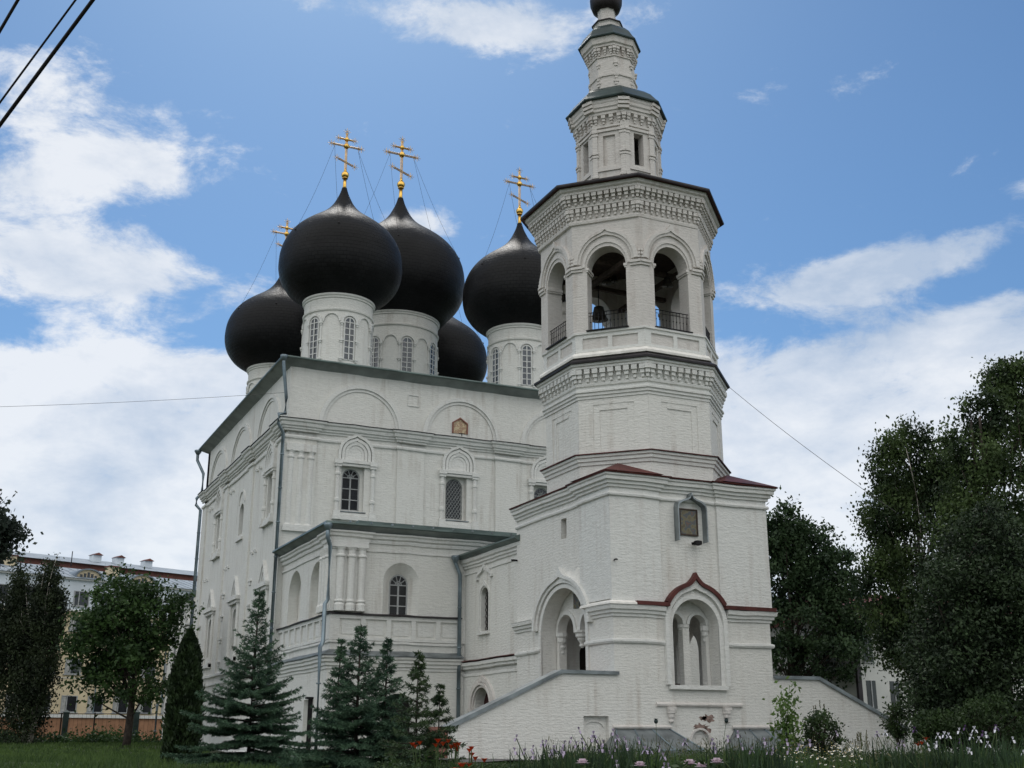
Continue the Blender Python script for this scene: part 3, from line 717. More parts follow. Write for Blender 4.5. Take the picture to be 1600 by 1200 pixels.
# corner pier with three columns
m=MB(); m.box(FC,CX0-.12,-5.15,7.5,11.3,0,.12); m.box(FCL,CY0,17.0,7.5,11.3,0,.12)
m.box(FC,CX0-.2,-5.08,10.62,10.95,.12,.26)
for u in (-6.5,-5.95,-5.4):
    m.col(FC,u,7.6,10.6,.19,.20,12,[(.26,7.5),(.26,7.8),(.19,7.9),(.24,7.95),(.24,8.0),(.19,8.05),(.19,10.1),(.24,10.15),(.24,10.22),(.19,10.28),(.19,10.45),(.27,10.62)])
for k in range(3):
    m.col(FCL,15.85+k*.5,7.6,10.6,.16,.16,12,[(.22,7.5),(.22,7.8),(.16,7.9),(.16,10.1),(.21,10.15),(.16,10.28),(.22,10.6)])
m.build('quarter_column','trim',ch)
gpr=[(CX0,Y0),(CX0,17.0),(CX0-.12,17.0),(CX0-.12,CY0-.12),(-5.12,CY0-.12),(-5.12,CY0),(3.2,CY0)]
m=MB(); m.mould(gpr,[(0,10.50),(.06,10.52),(.06,10.60),(0,10.62)],left=False)
m.mould(gpr,[(0,10.9),(.08,10.93),(.10,11.02),(.10,11.10),(.20,11.16),(.22,11.28),(.30,11.34),(.30,11.42),(-.1,11.45)],left=False)
m.mould(gp,[(0,5.95),(.10,6.0),(.10,6.1),(0,6.14)],left=False)
m.mould(gp,[(.12,4.70),(.17,4.74),(.17,4.86),(.25,4.9),(.25,5.02),(.34,5.08),(.34,5.2),(.42,5.25),(.42,5.36),(0,5.4)],left=False)
m.split('gallery_cornice','trim',ch)
MB().mould(gp,[(0,5.38),(.50,5.385),(.50,5.42),(0,5.66)],left=False).build('gallery_skirt_flashing','zinc',ch)
m=MB(); hs=[rect(CX0+.42+k*1.32,CX0+1.5+k*1.32,6.28,7.16) for k in range(5)]
m.panel(FC,rect(CX0-.10,.25,6.14,7.34),hs,.0,.10); 
hs=[rect(16.0+k*1.2,16.95+k*1.2,6.28,7.16) for k in range(8)]
m.panel(FCL,rect(CY0,Y0-.1,6.14,7.34),hs,.0,.10)
for k in range(5): m.box(FC,CX0+.55+k*1.32,CX0+1.37+k*1.32,6.42,7.02,0,.03)
for k in range(8): m.box(FCL,16.13+k*1.2,16.82+k*1.2,6.42,7.02,0,.03)
m.build('panelled_band','trim',ch)
MB().mould(gp,[(0,7.34),(.20,7.345),(.20,7.40),(0,7.46)],left=False).build('ledge_flashing','dark_roof',ch)
m=MB(); gq=[(CX0,Y0),(CX0,CY0),(15.1,CY0),(15.1,Y0)]
m.cm=0; m.mould(gq,[(0,11.35),(.62,11.68)],left=False); m.cm=1; m.mould(gq,[(.62,11.66),(.66,11.70),(.64,11.80),(-2.5,12.2),(-5.4,12.6),(-9.5,12.75)],left=False)
m.cm=1; m.wbox(CX0+2,15,18,Y0,11.9,12.5); m.build('gallery_roof',['soffit','green_roof'],ch)
m=MB()
for k in range(9): c_=FC(-6.2+k*1.1,11.83,.62); m.wbox(c_[0]-.03,c_[0]+.03,c_[1]-.05,c_[1]+.1,11.78,11.88)
m.build('gutter_clip','zinc',ch)
# body behind wing so nothing is hollow
MB().wbox(.6,15.1,CY0+.1,Y0,ZG,11.3).build('gallery_body','wall',ch)
# linking wing, its left face at X=.25
WXX=.25; FW=Fr(WXX,0,(0,1),(-1,0)); WY0=8.7
m=MB(); wv=arc(12.95,8.25,.47,16,None,6.6)
m.panel(FW,rect(WY0-.3,CY0,4.6,10.2),[wv],-.5,0)
m.panel(FW,rect(WY0-.3,CY0,ZG,4.6),[arc(12.95,3.0,.95,16,.9,ZG+.1)],-.5,.08)
m.box(FW,WY0-.3,CY0,ZG,10.2,-.8,-.51)
m.build('wing_wall','wall',ch)
window(FW,ch,12.95,6.6,8.25,.45,-.36,2,4,True,matf='iron',lmat='lattice_dark')
m=MB(); m.band(FW,arc(12.95,8.25,.55,16,None,6.6),arc(12.95,8.25,.66,16,None,6.6,tip=.16),0,.06)
kl=arc(12.95,9.3,.85,16,.36,None,tip=.22); m.band(FW,[(a_,z-.16) for a_,z in kl],kl,0,.12); m.box(FW,11.95,12.25,9.15,9.3,0,.12); m.box(FW,13.65,13.95,9.15,9.3,0,.12)
m.box(FW,12.3,13.6,6.42,6.56,0,.16); m.build('window_surround','trim',ch)
m=MB(); wp=[(WXX,CY0),(WXX,WY0-.3)]
m.mould(wp,[(0,9.55),(.06,9.58),(.06,9.66),(0,9.68)],left=False)
m.mould(wp,[(0,9.85),(.08,9.88),(.08,9.98),(.16,10.02),(.16,10.12),(.25,10.18),(.28,10.34),(0,10.38)],left=False)
m.mould(wp,[(.08,4.45),(.13,4.5),(.13,4.6),(.08,4.62)],left=False); m.mould(wp,[(.08,4.8),(.17,4.85),(.17,4.95),(.26,5.0),(.26,5.15),(0,5.2)],left=False)
m.split('wing_cornice','trim',ch)
MB().mould(wp,[(0,5.2),(.32,5.21),(.32,5.235),(0,5.29)],left=False).build('wing_skirt_flashing','red_roof',ch)
m=MB(); m.mould(wp,[(.28,10.36),(.52,10.50),(.52,10.58),(-3.6,12.0)],left=False); m.build('wing_roof','green_roof',ch)
m=MB()
for k,(h1,h2,dd) in enumerate(((1.0,1.12,.10),(1.14,1.26,.18),(1.30,1.50,.12))):
    m.band(FW,arc(12.95,3.0,h1,18,h1*.9,1.0),arc(12.95,3.0,h2,18,h2*.9,1.0,tip=.12 if k==2 else 0),.08,.08+dd)
for sgn in (-1,1):
    for z in (1.4,2.1,2.8): m.box(FW,12.95+sgn*1.4-.14,12.95+sgn*1.4+.14,z,z+.14,.08,.26)
m.build('portal_arch','trim_old',ch)
MB().panel(FW,arc(12.95,3.0,.95,16,.9,ZG+.1),[],-.45,-.40).build('door','maroon',ch)
# rear sanctuary wing seen past the far corner
m=MB().wbox(X0,8,Y1,61.5,ZG,11.9); m.build('rear_wing','wall',ch)
FE=Fr(X0,0,(0,1),(-1,0))
m=MB()
for cy in (53.4,58.0):
    m.box(FE,cy-1.1,cy+1.1,9.6,9.8,0,.2); m.box(FE,cy-1.3,cy+1.3,9.9,10.05,0,.3)
    for u in (cy-1,cy+1): m.col(FE,u,6.6,9.6,.12,.05)
    a=[(cy-.9,10.1),(cy,11.1),(cy+.9,10.1)]; bb=[(cy-.7,10.1),(cy,10.85),(cy+.7,10.1)]; m.band(FE,bb,a,0,.15)
    m.box(FE,cy-1.2,cy+1.2,6.2,6.45,0,.2)
m.mould([(X0,61.5),(X0,Y1)],[(0,11.2),(.1,11.25),(.1,11.4),(.25,11.5),(.25,11.7),(0,11.9)],left=False)
m.mould([(X0,61.5),(X0,Y1),(X0,Y0)],[(0,5.5),(.14,5.55),(.14,5.7),(0,5.76)],left=False)
m.mould([(X0,61.5),(X0,Y1),(X0,Y0)],[(0,4.95),(.1,5.0),(.1,5.1),(0,5.12)],left=False)
m.mould([(X0,61.5),(X0,Y1),(X0,Y0)],[(.0,1.15),(.12,1.1),(.16,.95),(.16,.85),(.22,.8),(.22,ZG)],left=False)
m.build('rear_wing_trim','trim',ch)
for cy in (53.4,58.0): window(FE,ch,cy,6.8,8.7,.55,.02,2,4,False)
m=MB(); m.mould([(8,61.5),(X0,61.5),(X0,Y1)],[(0,11.85),(.55,12.05),(.55,12.15),(-4,13.6)],left=False); m.build('rear_wing_roof','green_roof',ch)
# downpipes
pipe([(-7.6,24.98,23.3),(-7.6,24.98,22.9),(-7.25,25.3,20.9),(-7.25,25.3,19.9),(-7.72,24.95,19.75),(-7.72,24.95,19.2),(-7.3,25.3,18.7),(-7.3,25.3,4.2)],ch,.10)
pipe([(-7.30,15.02,11.6),(-7.30,15.02,11.0),(-7.10,15.18,10.6),(-7.10,15.18,8.0),(-7.28,15.02,7.75),(-7.28,15.02,6.0),(-7.46,14.86,5.7),(-7.42,14.9,.8)],ch,.10)
pipe([(-.42,15.2,10.45),(-.42,15.2,10.2),(-.12,15.28,9.6),(-.12,15.28,.7)],ch,.10)
pipe([(-7.75,50.9,23.2),(-7.75,50.9,22.5),(-7.25,50.6,21.4),(-7.25,50.6,19.9),(-7.6,50.7,19.4),(-7.6,50.7,18.9),(-7.25,50.6,18.5),(-7.25,50.6,5.5)],ch,.12)
pipe([(-7.6,61.9,12.0),(-7.6,61.9,11.5),(-7.2,61.7,10.8),(-7.2,61.7,4.6),(-7.5,61.8,4.2),(-7.5,61.8,.9)],ch,.12)
# ------------------------------------------------------------------ bell tower
bt=empty('bell_tower',(3.77,4.3,.6),'white octagonal bell tower on a square porch with stair walls on both sides','bell tower')
TW=7.55; TD=8.75
TF=Fr(0,0,(1,0),(0,-1)); TL=Fr(0,0,(0,1),(-1,0)); TR=Fr(TW,0,(0,1),(1,0))
ZB=.4
m=MB(); bigf=arc(3.82,5.85,1.12,20,None,3.57)
m.panel(TF,rect(0,TW,ZB,11.6),[bigf,arc(3.83,1.45,.42,12,.42,.9)],-.68,0)
ia=arc(3.27,6.03,.40,14,None,3.57); ib=arc(4.38,6.03,.40,14,None,3.57)
m.panel(TF,rect(2.4,5.3,3.4,7.4),[ia,ib],-1.05,-.70)
m.panel(TF,arc(3.83,1.45,.42,12,.42,.9),[],-.3,-.12)
m.build('front_wall','tower',bt)
m=MB(); bigl=arc(4.2,5.8,2.02,24,1.88,3.4)
m.panel(TL,rect(.68,TD,ZB,11.6),[bigl,rect(3.78,4.3,9.78,10.66)],-.70,0)
il=arc(5.22,5.95,.74,16,None,3.4); ir=arc(3.18,5.95,.74,16,None,3.4); dbl=ir[:-1]+il[1:]
m.panel(TL,rect(1.8,6.6,3.3,7.9),[dbl],-1.08,-.72)
m.panel(TL,rect(3.5,4.6,9.5,10.9),[],-1.0,-.72)
m.build('side_wall','tower',bt)
m=MB(); m.panel(TR,rect(.68,TD,ZB,11.6),[arc(5.2,5.3,.9,20,None,3.4)],-.70,0); m.build('side_wall','tower',bt)  # unseen far side; its arch is made smaller to dim the porch interior
m=MB().wbox(.7,TW-.7,TD-.7,TD,ZB,11.6); m.panel(Fr(0,6.9,(1,0),(0,-1)),rect(.7,TW-.7,3.4,8.2),[arc(2.95,5.2,.72,12,.55,3.41)],-.3,0); m.build('rear_wall','wall',bt)
m=MB().wbox(.7,TW-.7,.69,TD-.7,3.2,3.40).wbox(.7,TW-.7,1.1,TD-.7,8.2,8.4); m.build('porch_floor','trim_old',bt)
MB().panel(Fr(0,7.1,(1,0),(0,-1)),arc(2.95,5.2,.72,12,.55,3.41),[],-.1,0).build('door','dark',bt)
# masonry pendants and column of the double arches
m=MB(); fr=TL
m.col(fr,4.2,5.0,6.0,.2,-.90,12,[(.05,5.22),(.13,5.30),(.09,5.38),(.12,5.45),(.20,5.55),(.20,5.62),(.28,5.68),(.28,5.80),(.36,5.86),(.36,5.96)])
for u in (6.05,2.35): m.col(fr,u,5.0,6.0,.2,-.9,10,[(.04,5.0),(.14,5.1),(.10,5.22),(.18,5.35),(.12,5.45),(.22,5.6),(.22,5.75),(.28,5.82),(.28,5.96)])
m.band(fr,arc(5.22,5.95,.74,16),arc(5.22,5.95,.92,16),-.72,-.64); m.band(fr,arc(3.18,5.95,.74,16),arc(3.18,5.95,.92,16),-.72,-.64)
m.build('hanging_capital','trim',bt)
m=MB()
m.col(TF,3.825,3.5,6.0,.13,-.88,12,[(.16,3.57),(.16,3.8),(.13,3.86),(.13,4.7),(.17,4.74),(.17,4.84),(.13,4.88),(.13,5.62),(.16,5.66),(.13,5.72),(.20,5.80),(.20,5.86),(.25,5.90),(.25,6.03)])
for u in (2.84,4.82): m.col(TF,u,5.4,6.0,.1,-.80,10,[(.04,5.3),(.1,5.4),(.08,5.5),(.15,5.62),(.15,5.75),(.2,5.82),(.2,6.0)])
m.band(TF,arc(3.27,6.03,.40,14),arc(3.27,6.03,.53,14),-.70,-.63); m.band(TF,arc(4.38,6.03,.40,14),arc(4.38,6.03,.53,14),-.70,-.63)
m.build('column','trim',bt)
# portal frames
m=MB()
m.band(TF,arc(3.82,5.85,1.12,24,None,3.57),arc(3.82,5.85,1.30,24,None,3.57),-.02,.06)
m.band(TF,arc(3.82,5.98,1.30,24,1.32,3.57,tip=.10,tw=.3),arc(3.82,5.98,1.50,24,1.50,3.57,tip=.30,tw=.30),-.02,.15)
m.box(TF,2.45,5.2,3.40,3.56,0,.16); m.box(TF,2.75,4.9,3.50,3.57,-.7,.02)
m.build('window_surround','trim',bt)
m=MB(); kp=arc(3.82,5.98,1.50,24,1.50,None,tip=.30,tw=.30); kq=arc(3.82,5.98,1.66,24,1.66,None,tip=.40,tw=.30)
kp=[(u,z) for u,z in kp if z>6.60]; kq=kq[(len(kq)-len(kp))//2:][:len(kp)]
m.band(TF,kp,kq,-.02,.26)
m.box(TF,.95,kq[0][0]+.10,6.605,6.76,0,.30); m.box(TF,kq[-1][0]-.10,TW+.18,6.605,6.76,0,.30)
m.build('arch_flashing','red_roof',bt)
MB().mould([(0,2.2),(0,0),(.94,0)],[(0,6.58),(.30,6.60),(.28,6.68),(0,6.80)],left=False).build('cornice_cap','fresh',bt)
m=MB()
IP=[(0,6.12),(.06,6.15),(.06,6.24),(.14,6.28),(.15,6.38),(.23,6.42),(.25,6.54),(.27,6.59),(0,6.60)]
m.mould([(0,1.72),(0,0),(2.33,0)],IP,left=False); m.mould([(5.31,0),(TW,0),(TW,1.5)],IP,left=False)
m.mould([(0,TD+.1),(0,6.78)],IP,left=False)
m.split('impost_cornice','trim',bt)
m=MB(); SP=[(0,5.10),(.07,5.12),(.11,5.19),(.10,5.27),(0,5.30)]
m.mould([(0,1.98+.22),(0,0),(2.32,0)],SP,left=False); m.mould([(5.32,0),(TW,0),(TW,1.5)],SP,left=False); m.mould([(0,TD),(0,6.24)],SP,left=False)
m.split('string_course','trim',bt)
# keel archivolt of the side portal
m=MB()
m.band(TL,arc(4.2,5.8,2.02,28,1.88,3.4),arc(4.2,5.8,2.24,28,2.06,3.4),-.02,.06)
m.band(TL,arc(4.2,6.05,2.24,28,1.84),arc(4.2,6.05,2.42,28,1.99,tip=.12,tw=.3),-.02,.13)
m.band(TL,arc(4.2,6.05,2.42,28,1.99,tip=.12,tw=.3),arc(4.2,6.05,2.60,28,2.12,tip=.40,tw=.26),-.02,.22)
m.build('portal_archivolt','trim',bt)
def patch(fr,cu,cz,ru,rz,seed,d=.012,n=22,rough=.35):
    r_=random.Random(seed); pts=[]
    for i in range(n):
        a=2*PI*i/n; k=1+r_.uniform(-rough,rough); pts.append((cu+ru*k*math.cos(a),cz+rz*k*math.sin(a)))
    return pts
m=MB(); pts=[]
for i in range(14): a=PI*(.53-.40*i/13); pts.append((4.2-2.58*math.cos(a),6.05+2.10*math.sin(a)))
for i in range(14):
    a=PI*(.13+.41*i/13); k=1+.035*math.sin(i*2.1)+.02*math.sin(i*5.3)+(.07 if i in (12,13) else 0); w_=.12+.42*math.sin(PI*min(1,(i+1)/11)); pts.append((4.2-(2.6+w_)*k*math.cos(a),6.05+(2.12+w_)*k*math.sin(a)))
m.panel(TL,pts,[],-.01,.035); m.build('plaster_repair','fresh',bt)
for (u,z,ru,rz,sd_) in ((4.25,2.32,.30,.14,3),(3.85,1.98,.34,.12,8),(3.98,2.3,.16,.08,5),(4.15,1.85,.16,.14,6)):
    MB().panel(TF,patch(TF,u,z,ru,rz,sd_,rough=.45),[],-.01,.006).build('bare_brick_patch','bare',bt)
# lower front dressing
m=MB(); m.tube([TF(1.82,2.82,.03),TF(5.88,2.82,.03)],.085,8)
for u in (2.47,5.10): m.col(TF,u,2.1,2.7,.1,.06,10,[(.04,2.12),(.11,2.18),(.08,2.26),(.13,2.36),(.13,2.46),(.17,2.5),(.17,2.62)]); m.box(TF,u-.17,u+.17,2.62,2.74,0,.2)
m.band(TF,arc(3.83,1.45,.42,12,.42),arc(3.83,1.45,.50,12,.50),0,.04)
m.tube([TF(-.15,1.97,.03),TF(2.45,1.97,.03)],.07,8); m.tube([TF(5.35,1.98,.03),TF(7.7,1.98,.03)],.07,8)
m.build('string_course','trim_old',bt)
# icon in its keel-shaped case, floodlight, tie rods
ic=MB().panel(TF,rect(3.30,4.08,9.62,10.62),[],.0,.05).build('painted_panel','icon',bt,label='faded dark painted panel in a keel shaped metal case')
MB().band(TF,[(3.30,9.62),(3.30,10.62),(4.08,10.62),(4.08,9.62),(3.30,9.62)],[(3.24,9.56),(3.24,10.68),(4.14,10.68),(4.14,9.56),(3.24,9.56)],0,.08).build('panel_frame','timber',ic)
ks=[(3.06,9.3),(3.06,10.62),(3.10,10.80),(3.28,10.92),(3.52,11.0),(3.66,11.08),(3.73,11.26),(3.80,11.08),(3.94,11.0),(4.18,10.92),(4.36,10.80),(4.40,10.62),(4.40,9.3)]
ko=[(u+(u-3.73)*.07,z+(.07 if z>10 else 0)) for u,z in ks]
MB().band(TF,ks,ko,0,.34).build('panel_case','zinc',ic)
m=MB(); m.tube([TF(3.95,9.22,0),TF(3.95,9.22,.3)],.03); c=TF(3.95,9.2,.36); m.lathe(c[0]-.05,c[1],[(.06,9.12),(.17,9.16),(.17,9.30),(.06,9.33)],10); m.tube([TF(3.7,9.2,.2),TF(3.9,9.28,.4)],.06,6); m.build('floodlight','iron',bt)
m=MB().tube([TF(.05,8.3,-.02),(.05,-.25,8.34),(.0,-.42,8.30)],.035,5); m.build('tie_rod','iron',bt)
m=MB().tube([TL(8.70,9.47,0),TL(8.70,9.47,.3)],.05,5); m.build('tie_rod','iron',bt)
# cornice of the square storey
Q=.10
cp=[(0,TD),(-Q,TD),(-Q,5.6),(0,5.6),(0,2.5),(-Q,2.5),(-Q,-Q),(2.25,-Q),(2.25,0),(5.08,0),(5.08,-Q),(TW+Q,-Q),(TW+Q,2.5),(TW,2.5),(TW,5.6),(TW+Q,5.6),(TW+Q,TD)]
cp=[(0,TD),(0,2.5),(-Q,2.5),(-Q,-Q),(2.25,-Q),(2.25,0),(5.08,0),(5.08,-Q),(TW+Q,-Q),(TW+Q,2.5),(TW,2.5),(TW,TD)]
m=MB(); m.mould(cp,[(0,10.92),(.08,10.95),(.10,11.02),(.07,11.09),(0,11.1)],left=False)
m.mould(cp,[(0,11.28),(.08,11.30),(.08,11.40),(.17,11.43),(.17,11.54),(.27,11.57),(.28,11.70),(.34,11.74),(.34,11.82),(-.1,11.84)],left=False)
for a,b_ in ((-Q,2.25),(5.08,TW+Q)): m.box(TF,a,b_,6.62,11.3,0,Q-.002)
m.box(TL,0,2.5,6.82,11.3,0,Q-.004)
m.split('cornice','trim',bt)
m=MB()
m.mould(cp,[(-.05,11.85),(.40,11.83),(.42,11.88),(-1.2,12.06)],left=False)
for (sx,sy,ox,oy) in ((-1,-1,0,0),(1,-1,TW,0)):
    A=(ox+sx*.50,oy+sy*.50,11.90); B=(ox-sx*2.3,oy+sy*.50,11.92); Cc=(ox+sx*.50,oy-sy*2.55,11.92); T=(ox-sx*1.0,oy-sy*1.0,12.58)
    m.add([A,B,Cc,T,(ox-sx*2.2,oy-sy*2.2,12.2)],[(0,1,3),(0,3,2),(1,4,3),(2,3,4)])
m.build('roof','red_roof',bt)
# ---- octagon
OCT=[k*PI/4 for k in range(8)]
def OF(a,wd,z):
    c=TC(z); n_=(math.cos(a),math.sin(a)); return Fr(c[0]+n_[0]*wd,c[1]+n_[1]*wd,(-n_[1],n_[0]),n_)
T8=math.tan(PI/8)
def corbels(name,wd,z,n,hgt,dep,cw,mat='trim'):
    for a in OCT:
        m=MB(); fr=OF(a,wd,z); Lh=wd*T8
        for i in range(n):
            u=-Lh+2*Lh*(i+.5)/n
            for (s_,q0,q1,dd) in ((1,.62,1,1),(.74,.30,.62,.74),(.48,0,.30,.48)):
                m.box(fr,u-cw*s_/2,u+cw*s_/2,z+hgt*q0,z+hgt*q1,-.02,dep*dd)
        for e in (1,):   # corner corbel
            n_=(math.cos(a+PI/8),math.sin(a+PI/8)); c=TC(z); rr=wd/math.cos(PI/8)
            f2=Fr(c[0]+n_[0]*rr,c[1]+n_[1]*rr,(-n_[1],n_[0]),n_)
            for (s_,q0,q1,dd) in ((1,.62,1,1),(.74,.30,.62,.74),(.48,0,.30,.48)):
                m.box(f2,-cw*s_*.55,cw*s_*.55,z+hgt*q0+.001,z+hgt*q1+.001,-.08,dep*dd*1.06)
        m.build(name,mat,bt)
MB().octo([(3.82,11.2),(3.76,11.9),(3.76,12.7)],cap=False).build('octagon_wall','tower',bt)
m=MB().octo([(3.72,12.66),(3.82,12.70),(3.84,12.82),(3.90,12.86),(3.91,12.98),(3.98,13.02),(3.99,13.12),(3.6,13.16)],cap=False); m.build('cornice','trim',bt)
MB().octo([(3.7,13.12),(4.06,13.13),(4.06,13.17),(3.70,13.26)],cap=False).build('cornice_flashing','red_roof',bt)
MB().octo([(3.70,13.1),(3.70,15.75)],cap=False).build('octagon_wall','tower',bt)
m=MB()
for a in OCT:
    fr=OF(a,3.70,14.4); Lh=3.70*T8; 
    for s_ in (-1,1): m.box(fr,min(s_*(Lh+.02),s_*(Lh-.62)),max(s_*(Lh+.02),s_*(Lh-.62)),13.2,15.7,-.02,.06)
    m.box(fr,-Lh+.62,Lh-.62,15.38,15.7,-.02,.058)
    m.box(fr,-.62,.62,15.12,15.38,-.02,.04); m.box(fr,-Lh+.62,-.62,13.25,15.38,-.02,.028); m.box(fr,.62,Lh-.62,13.25,15.38,-.02,.028)
m.build('wall_panel_frame','tower',bt)
m=MB().octo([(3.70,15.62),(3.80,15.66),(3.80,15.76),(3.86,15.80),(3.86,15.90),(3.92,15.94),(3.92,16.02),(3.80,16.06),(3.80,16.18),(3.88,16.22),(3.90,16.32),(3.82,16.36),(3.82,16.95),(4.06,16.97),(4.06,17.06),(4.13,17.10),(4.14,17.20),(3.6,17.22)],cap=False); m.build('cornice','trim',bt)
corbels('corbel_row',3.82,16.40,9,.55,.24,.25)
m=MB().octo([(3.6,17.18),(4.24,17.20),(4.25,17.28),(3.88,17.52),(3.6,17.55)],cap=False); m.build('cornice_flashing','dark_roof',bt)
MB().octo([(3.7,17.5),(3.99,17.52),(4.0,17.62),(3.92,17.74),(3.78,17.80),(3.78,17.9)],cap=False).build('worn_ledge','fresh',bt)
MB().octo([(3.72,17.8),(3.72,18.72)],cap=False).build('parapet_wall','trim_old',bt)
m=MB()
for a in OCT:
    fr=OF(a,3.72,18.2); Lh=3.80*T8
    m.panel(fr,rect(-Lh,Lh,17.82,18.64),[rect(-Lh+.32,-.10,17.95,18.46),rect(.10,Lh-.32,17.95,18.46)],-.01,.07)
m.octo([(3.72,18.60),(3.86,18.64),(3.86,18.73),(3.5,18.75)],cap=False)
m.build('parapet_panel','trim',bt)
# belfry
for a in OCT:
    fr=OF(a,3.80,21.3); Lh=3.80*T8; hole=arc(0,21.75,.90,18,.98,18.76)
    MB().panel(fr,rect(-Lh,Lh,18.7,24.05),[hole],-.75,0,taper=.75*T8,L=Lh).build('belfry_wall','old',bt)
    m=MB()
    m.band(fr,arc(0,21.80,.98,18,1.10),arc(0,21.80,1.10,18,1.22),0,.05)
    m.band(fr,arc(0,21.95,1.18,22,1.28,tip=.04),arc(0,21.95,1.30,22,1.40,tip=.14,tw=.28),0,.09)
    m.band(fr,arc(0,21.95,1.30,22,1.40,tip=.14,tw=.28),arc(0,21.95,1.50,22,1.52,tip=.34,tw=.26),0,.15)
    for s_ in (-1,1):
        e0,e1=sorted((s_*.84,s_*.94)); m.box(fr,e0,e1,21.58,21.66,-.76,.02); e0,e1=sorted((s_*.80,s_*.96)); m.box(fr,e0,e1,21.66,21.78,-.77,.04)
        e0,e1=sorted((s_*1.10,s_*(Lh+.03))); m.box(fr,e0,e1,21.62,21.74,0,.07); m.box(fr,e0,e1,21.74,21.86,0,.13)
        for q in range(3): e0,e1=sorted((s_*(1.47+.02*q),s_*(Lh+.02))); m.box(fr,e0,e1,21.92+.17*q,22.03+.17*q,0,.16-.03*q)
    m.build('belfry_archivolt','trim_old',bt)
    m=MB(); t=.022
    for z in (18.86,19.66): m.tube([fr(-.90,z,-.12),fr(.90,z,-.12)],t,4)
    m.tube([fr(-.90,19.5,-.12),fr(.90,19.5,-.12)],.014,4)
    for i in range(10):
        u=-.80+i*.178; m.tube([fr(u,18.78,-.12),fr(u,19.64,-.12)],.016,4)
        m.sph(fr(u,19.22,-.12),.035,6,4)
    m.box(fr,-.96,.96,18.745,18.79,-.4,.12)
    m.build('railing','iron',bt)
MB().octo([(3.1,18.5),(3.1,18.73)]).build('belfry_floor','timber',bt)
MB().octo([(3.1,23.9),(3.1,24.0)]).build('belfry_ceiling','timber',bt)
cc=TC(22)
m=MB(); 
m.wbox(cc[0]-3.0,cc[0]+3.0,cc[1]-1.6,cc[1]-1.4,22.35,22.55); m.wbox(cc[0]-3.0,cc[0]+3.0,cc[1]+1.2,cc[1]+1.4,22.35,22.55); m.wbox(cc[0]-1.7,cc[0]-1.5,cc[1]-3,cc[1]+3,22.10,22.34); m.wbox(cc[0]+1.3,cc[0]+1.5,cc[1]-3,cc[1]+3,22.10,22.34)
m.build('bell_beam','timber',bt)
m=MB().octo([(3.72,23.90),(3.86,23.94),(3.88,24.06),(3.83,24.12),(3.83,24.66),(4.02,24.68),(4.03,24.82),(3.98,24.86),(3.98,25.24),(4.28,25.26),(4.29,25.36),(4.38,25.42),(4.42,25.56),(3.6,25.58)],cap=False); m.build('cornice','trim_old',bt)
corbels('corbel_row',3.83,24.18,11,.48,.18,.20,'trim_old'); corbels('corbel_row',3.98,24.80,11,.46,.28,.22,'trim_old')
m=MB(); m.cm=0; m.octo([(4.2,25.57),(4.60,25.58)],cap=False); m.cm=1; m.octo([(4.60,25.56),(4.62,25.62),(4.60,25.70),(3.5,26.0),(1.8,26.9)],cap=False); m.build('belfry_roof',['maroon','dark_roof'],bt)
# upper tier
for i,a in enumerate(OCT):
    fr=OF(a,1.87,28.8); Lh=1.87*T8
    m=MB(); 
    if i%2==0: m.panel(fr,rect(-Lh,Lh,26.4,30.1),[rect(-.26,.26,27.75,29.45)],-.45,0,taper=.45*T8,L=Lh)
    else: m.panel(fr,rect(-Lh,Lh,26.4,30.1),[rect(-.30,.30,27.75,29.35)],-.10,0,taper=.1*T8,L=Lh); m.box(fr,-Lh+.1,Lh-.1,26.4,30.1,-.45,-.11)
    m.build('upper_wall','old',bt)
m=MB()
for a in OCT:
    fr=OF(a,1.87,28.8); Lh=1.87*T8
    for s_ in (-1,1):
        e=sorted((s_*(Lh+.03),s_*(Lh-.20))); m.box(fr,e[0],e[1],26.6,30.0,-.01,.08)
        for z in (27.1,28.35,29.5): e2=sorted((s_*(Lh+.05),s_*(Lh-.25))); m.box(fr,e2[0],e2[1],z,z+.10,0,.14); m.box(fr,e2[0],e2[1]-.03*s_*0,z-.16,z-.05,0,.11)
    m.box(fr,-Lh+.2,Lh-.2,29.55,29.68,-.01,.07); m.box(fr,-Lh+.2,Lh-.2,27.45,27.6,-.01,.07)
m.build('upper_pilaster','old',bt)
m=MB().octo([(1.8,29.72),(1.95,29.76),(1.95,29.86),(1.88,29.9),(1.88,30.36),(2.06,30.4),(2.06,30.52),(2.12,30.56),(2.12,30.70),(2.18,30.76),(2.18,30.92),(2.22,31.0),(2.22,31.16),(1.6,31.2)],cap=False)
for a in OCT:
    n_=(math.cos(a+PI/8),math.sin(a+PI/8)); c=TC(30.6); rr=2.0/math.cos(PI/8); f2=Fr(c[0]+n_[0]*rr,c[1]+n_[1]*rr,(-n_[1],n_[0]),n_)
    for z,q in ((30.55,.16),(30.74,.22),(30.93,.27)): m.box(f2,-.28,.28,z,z+.15,-.15,q)
m.build('cornice','old',bt)
corbels('corbel_row',1.88,29.94,4,.44,.18,.20,'old')
m=MB().octo([(1.6,31.18),(2.36,31.16),(2.38,31.22),(2.22,31.42),(1.98,31.78),(1.66,32.08),(1.28,32.32),(1.05,32.42)],cap=False); m.build('upper_roof','dark_green',bt)
m=MB().octo([(1.12,32.2),(1.08,34.15)],cap=False); m.build('lantern_wall','old',bt)
m=MB().octo([(1.05,33.02),(1.16,33.05),(1.16,33.14),(1.06,33.17)],cap=False)
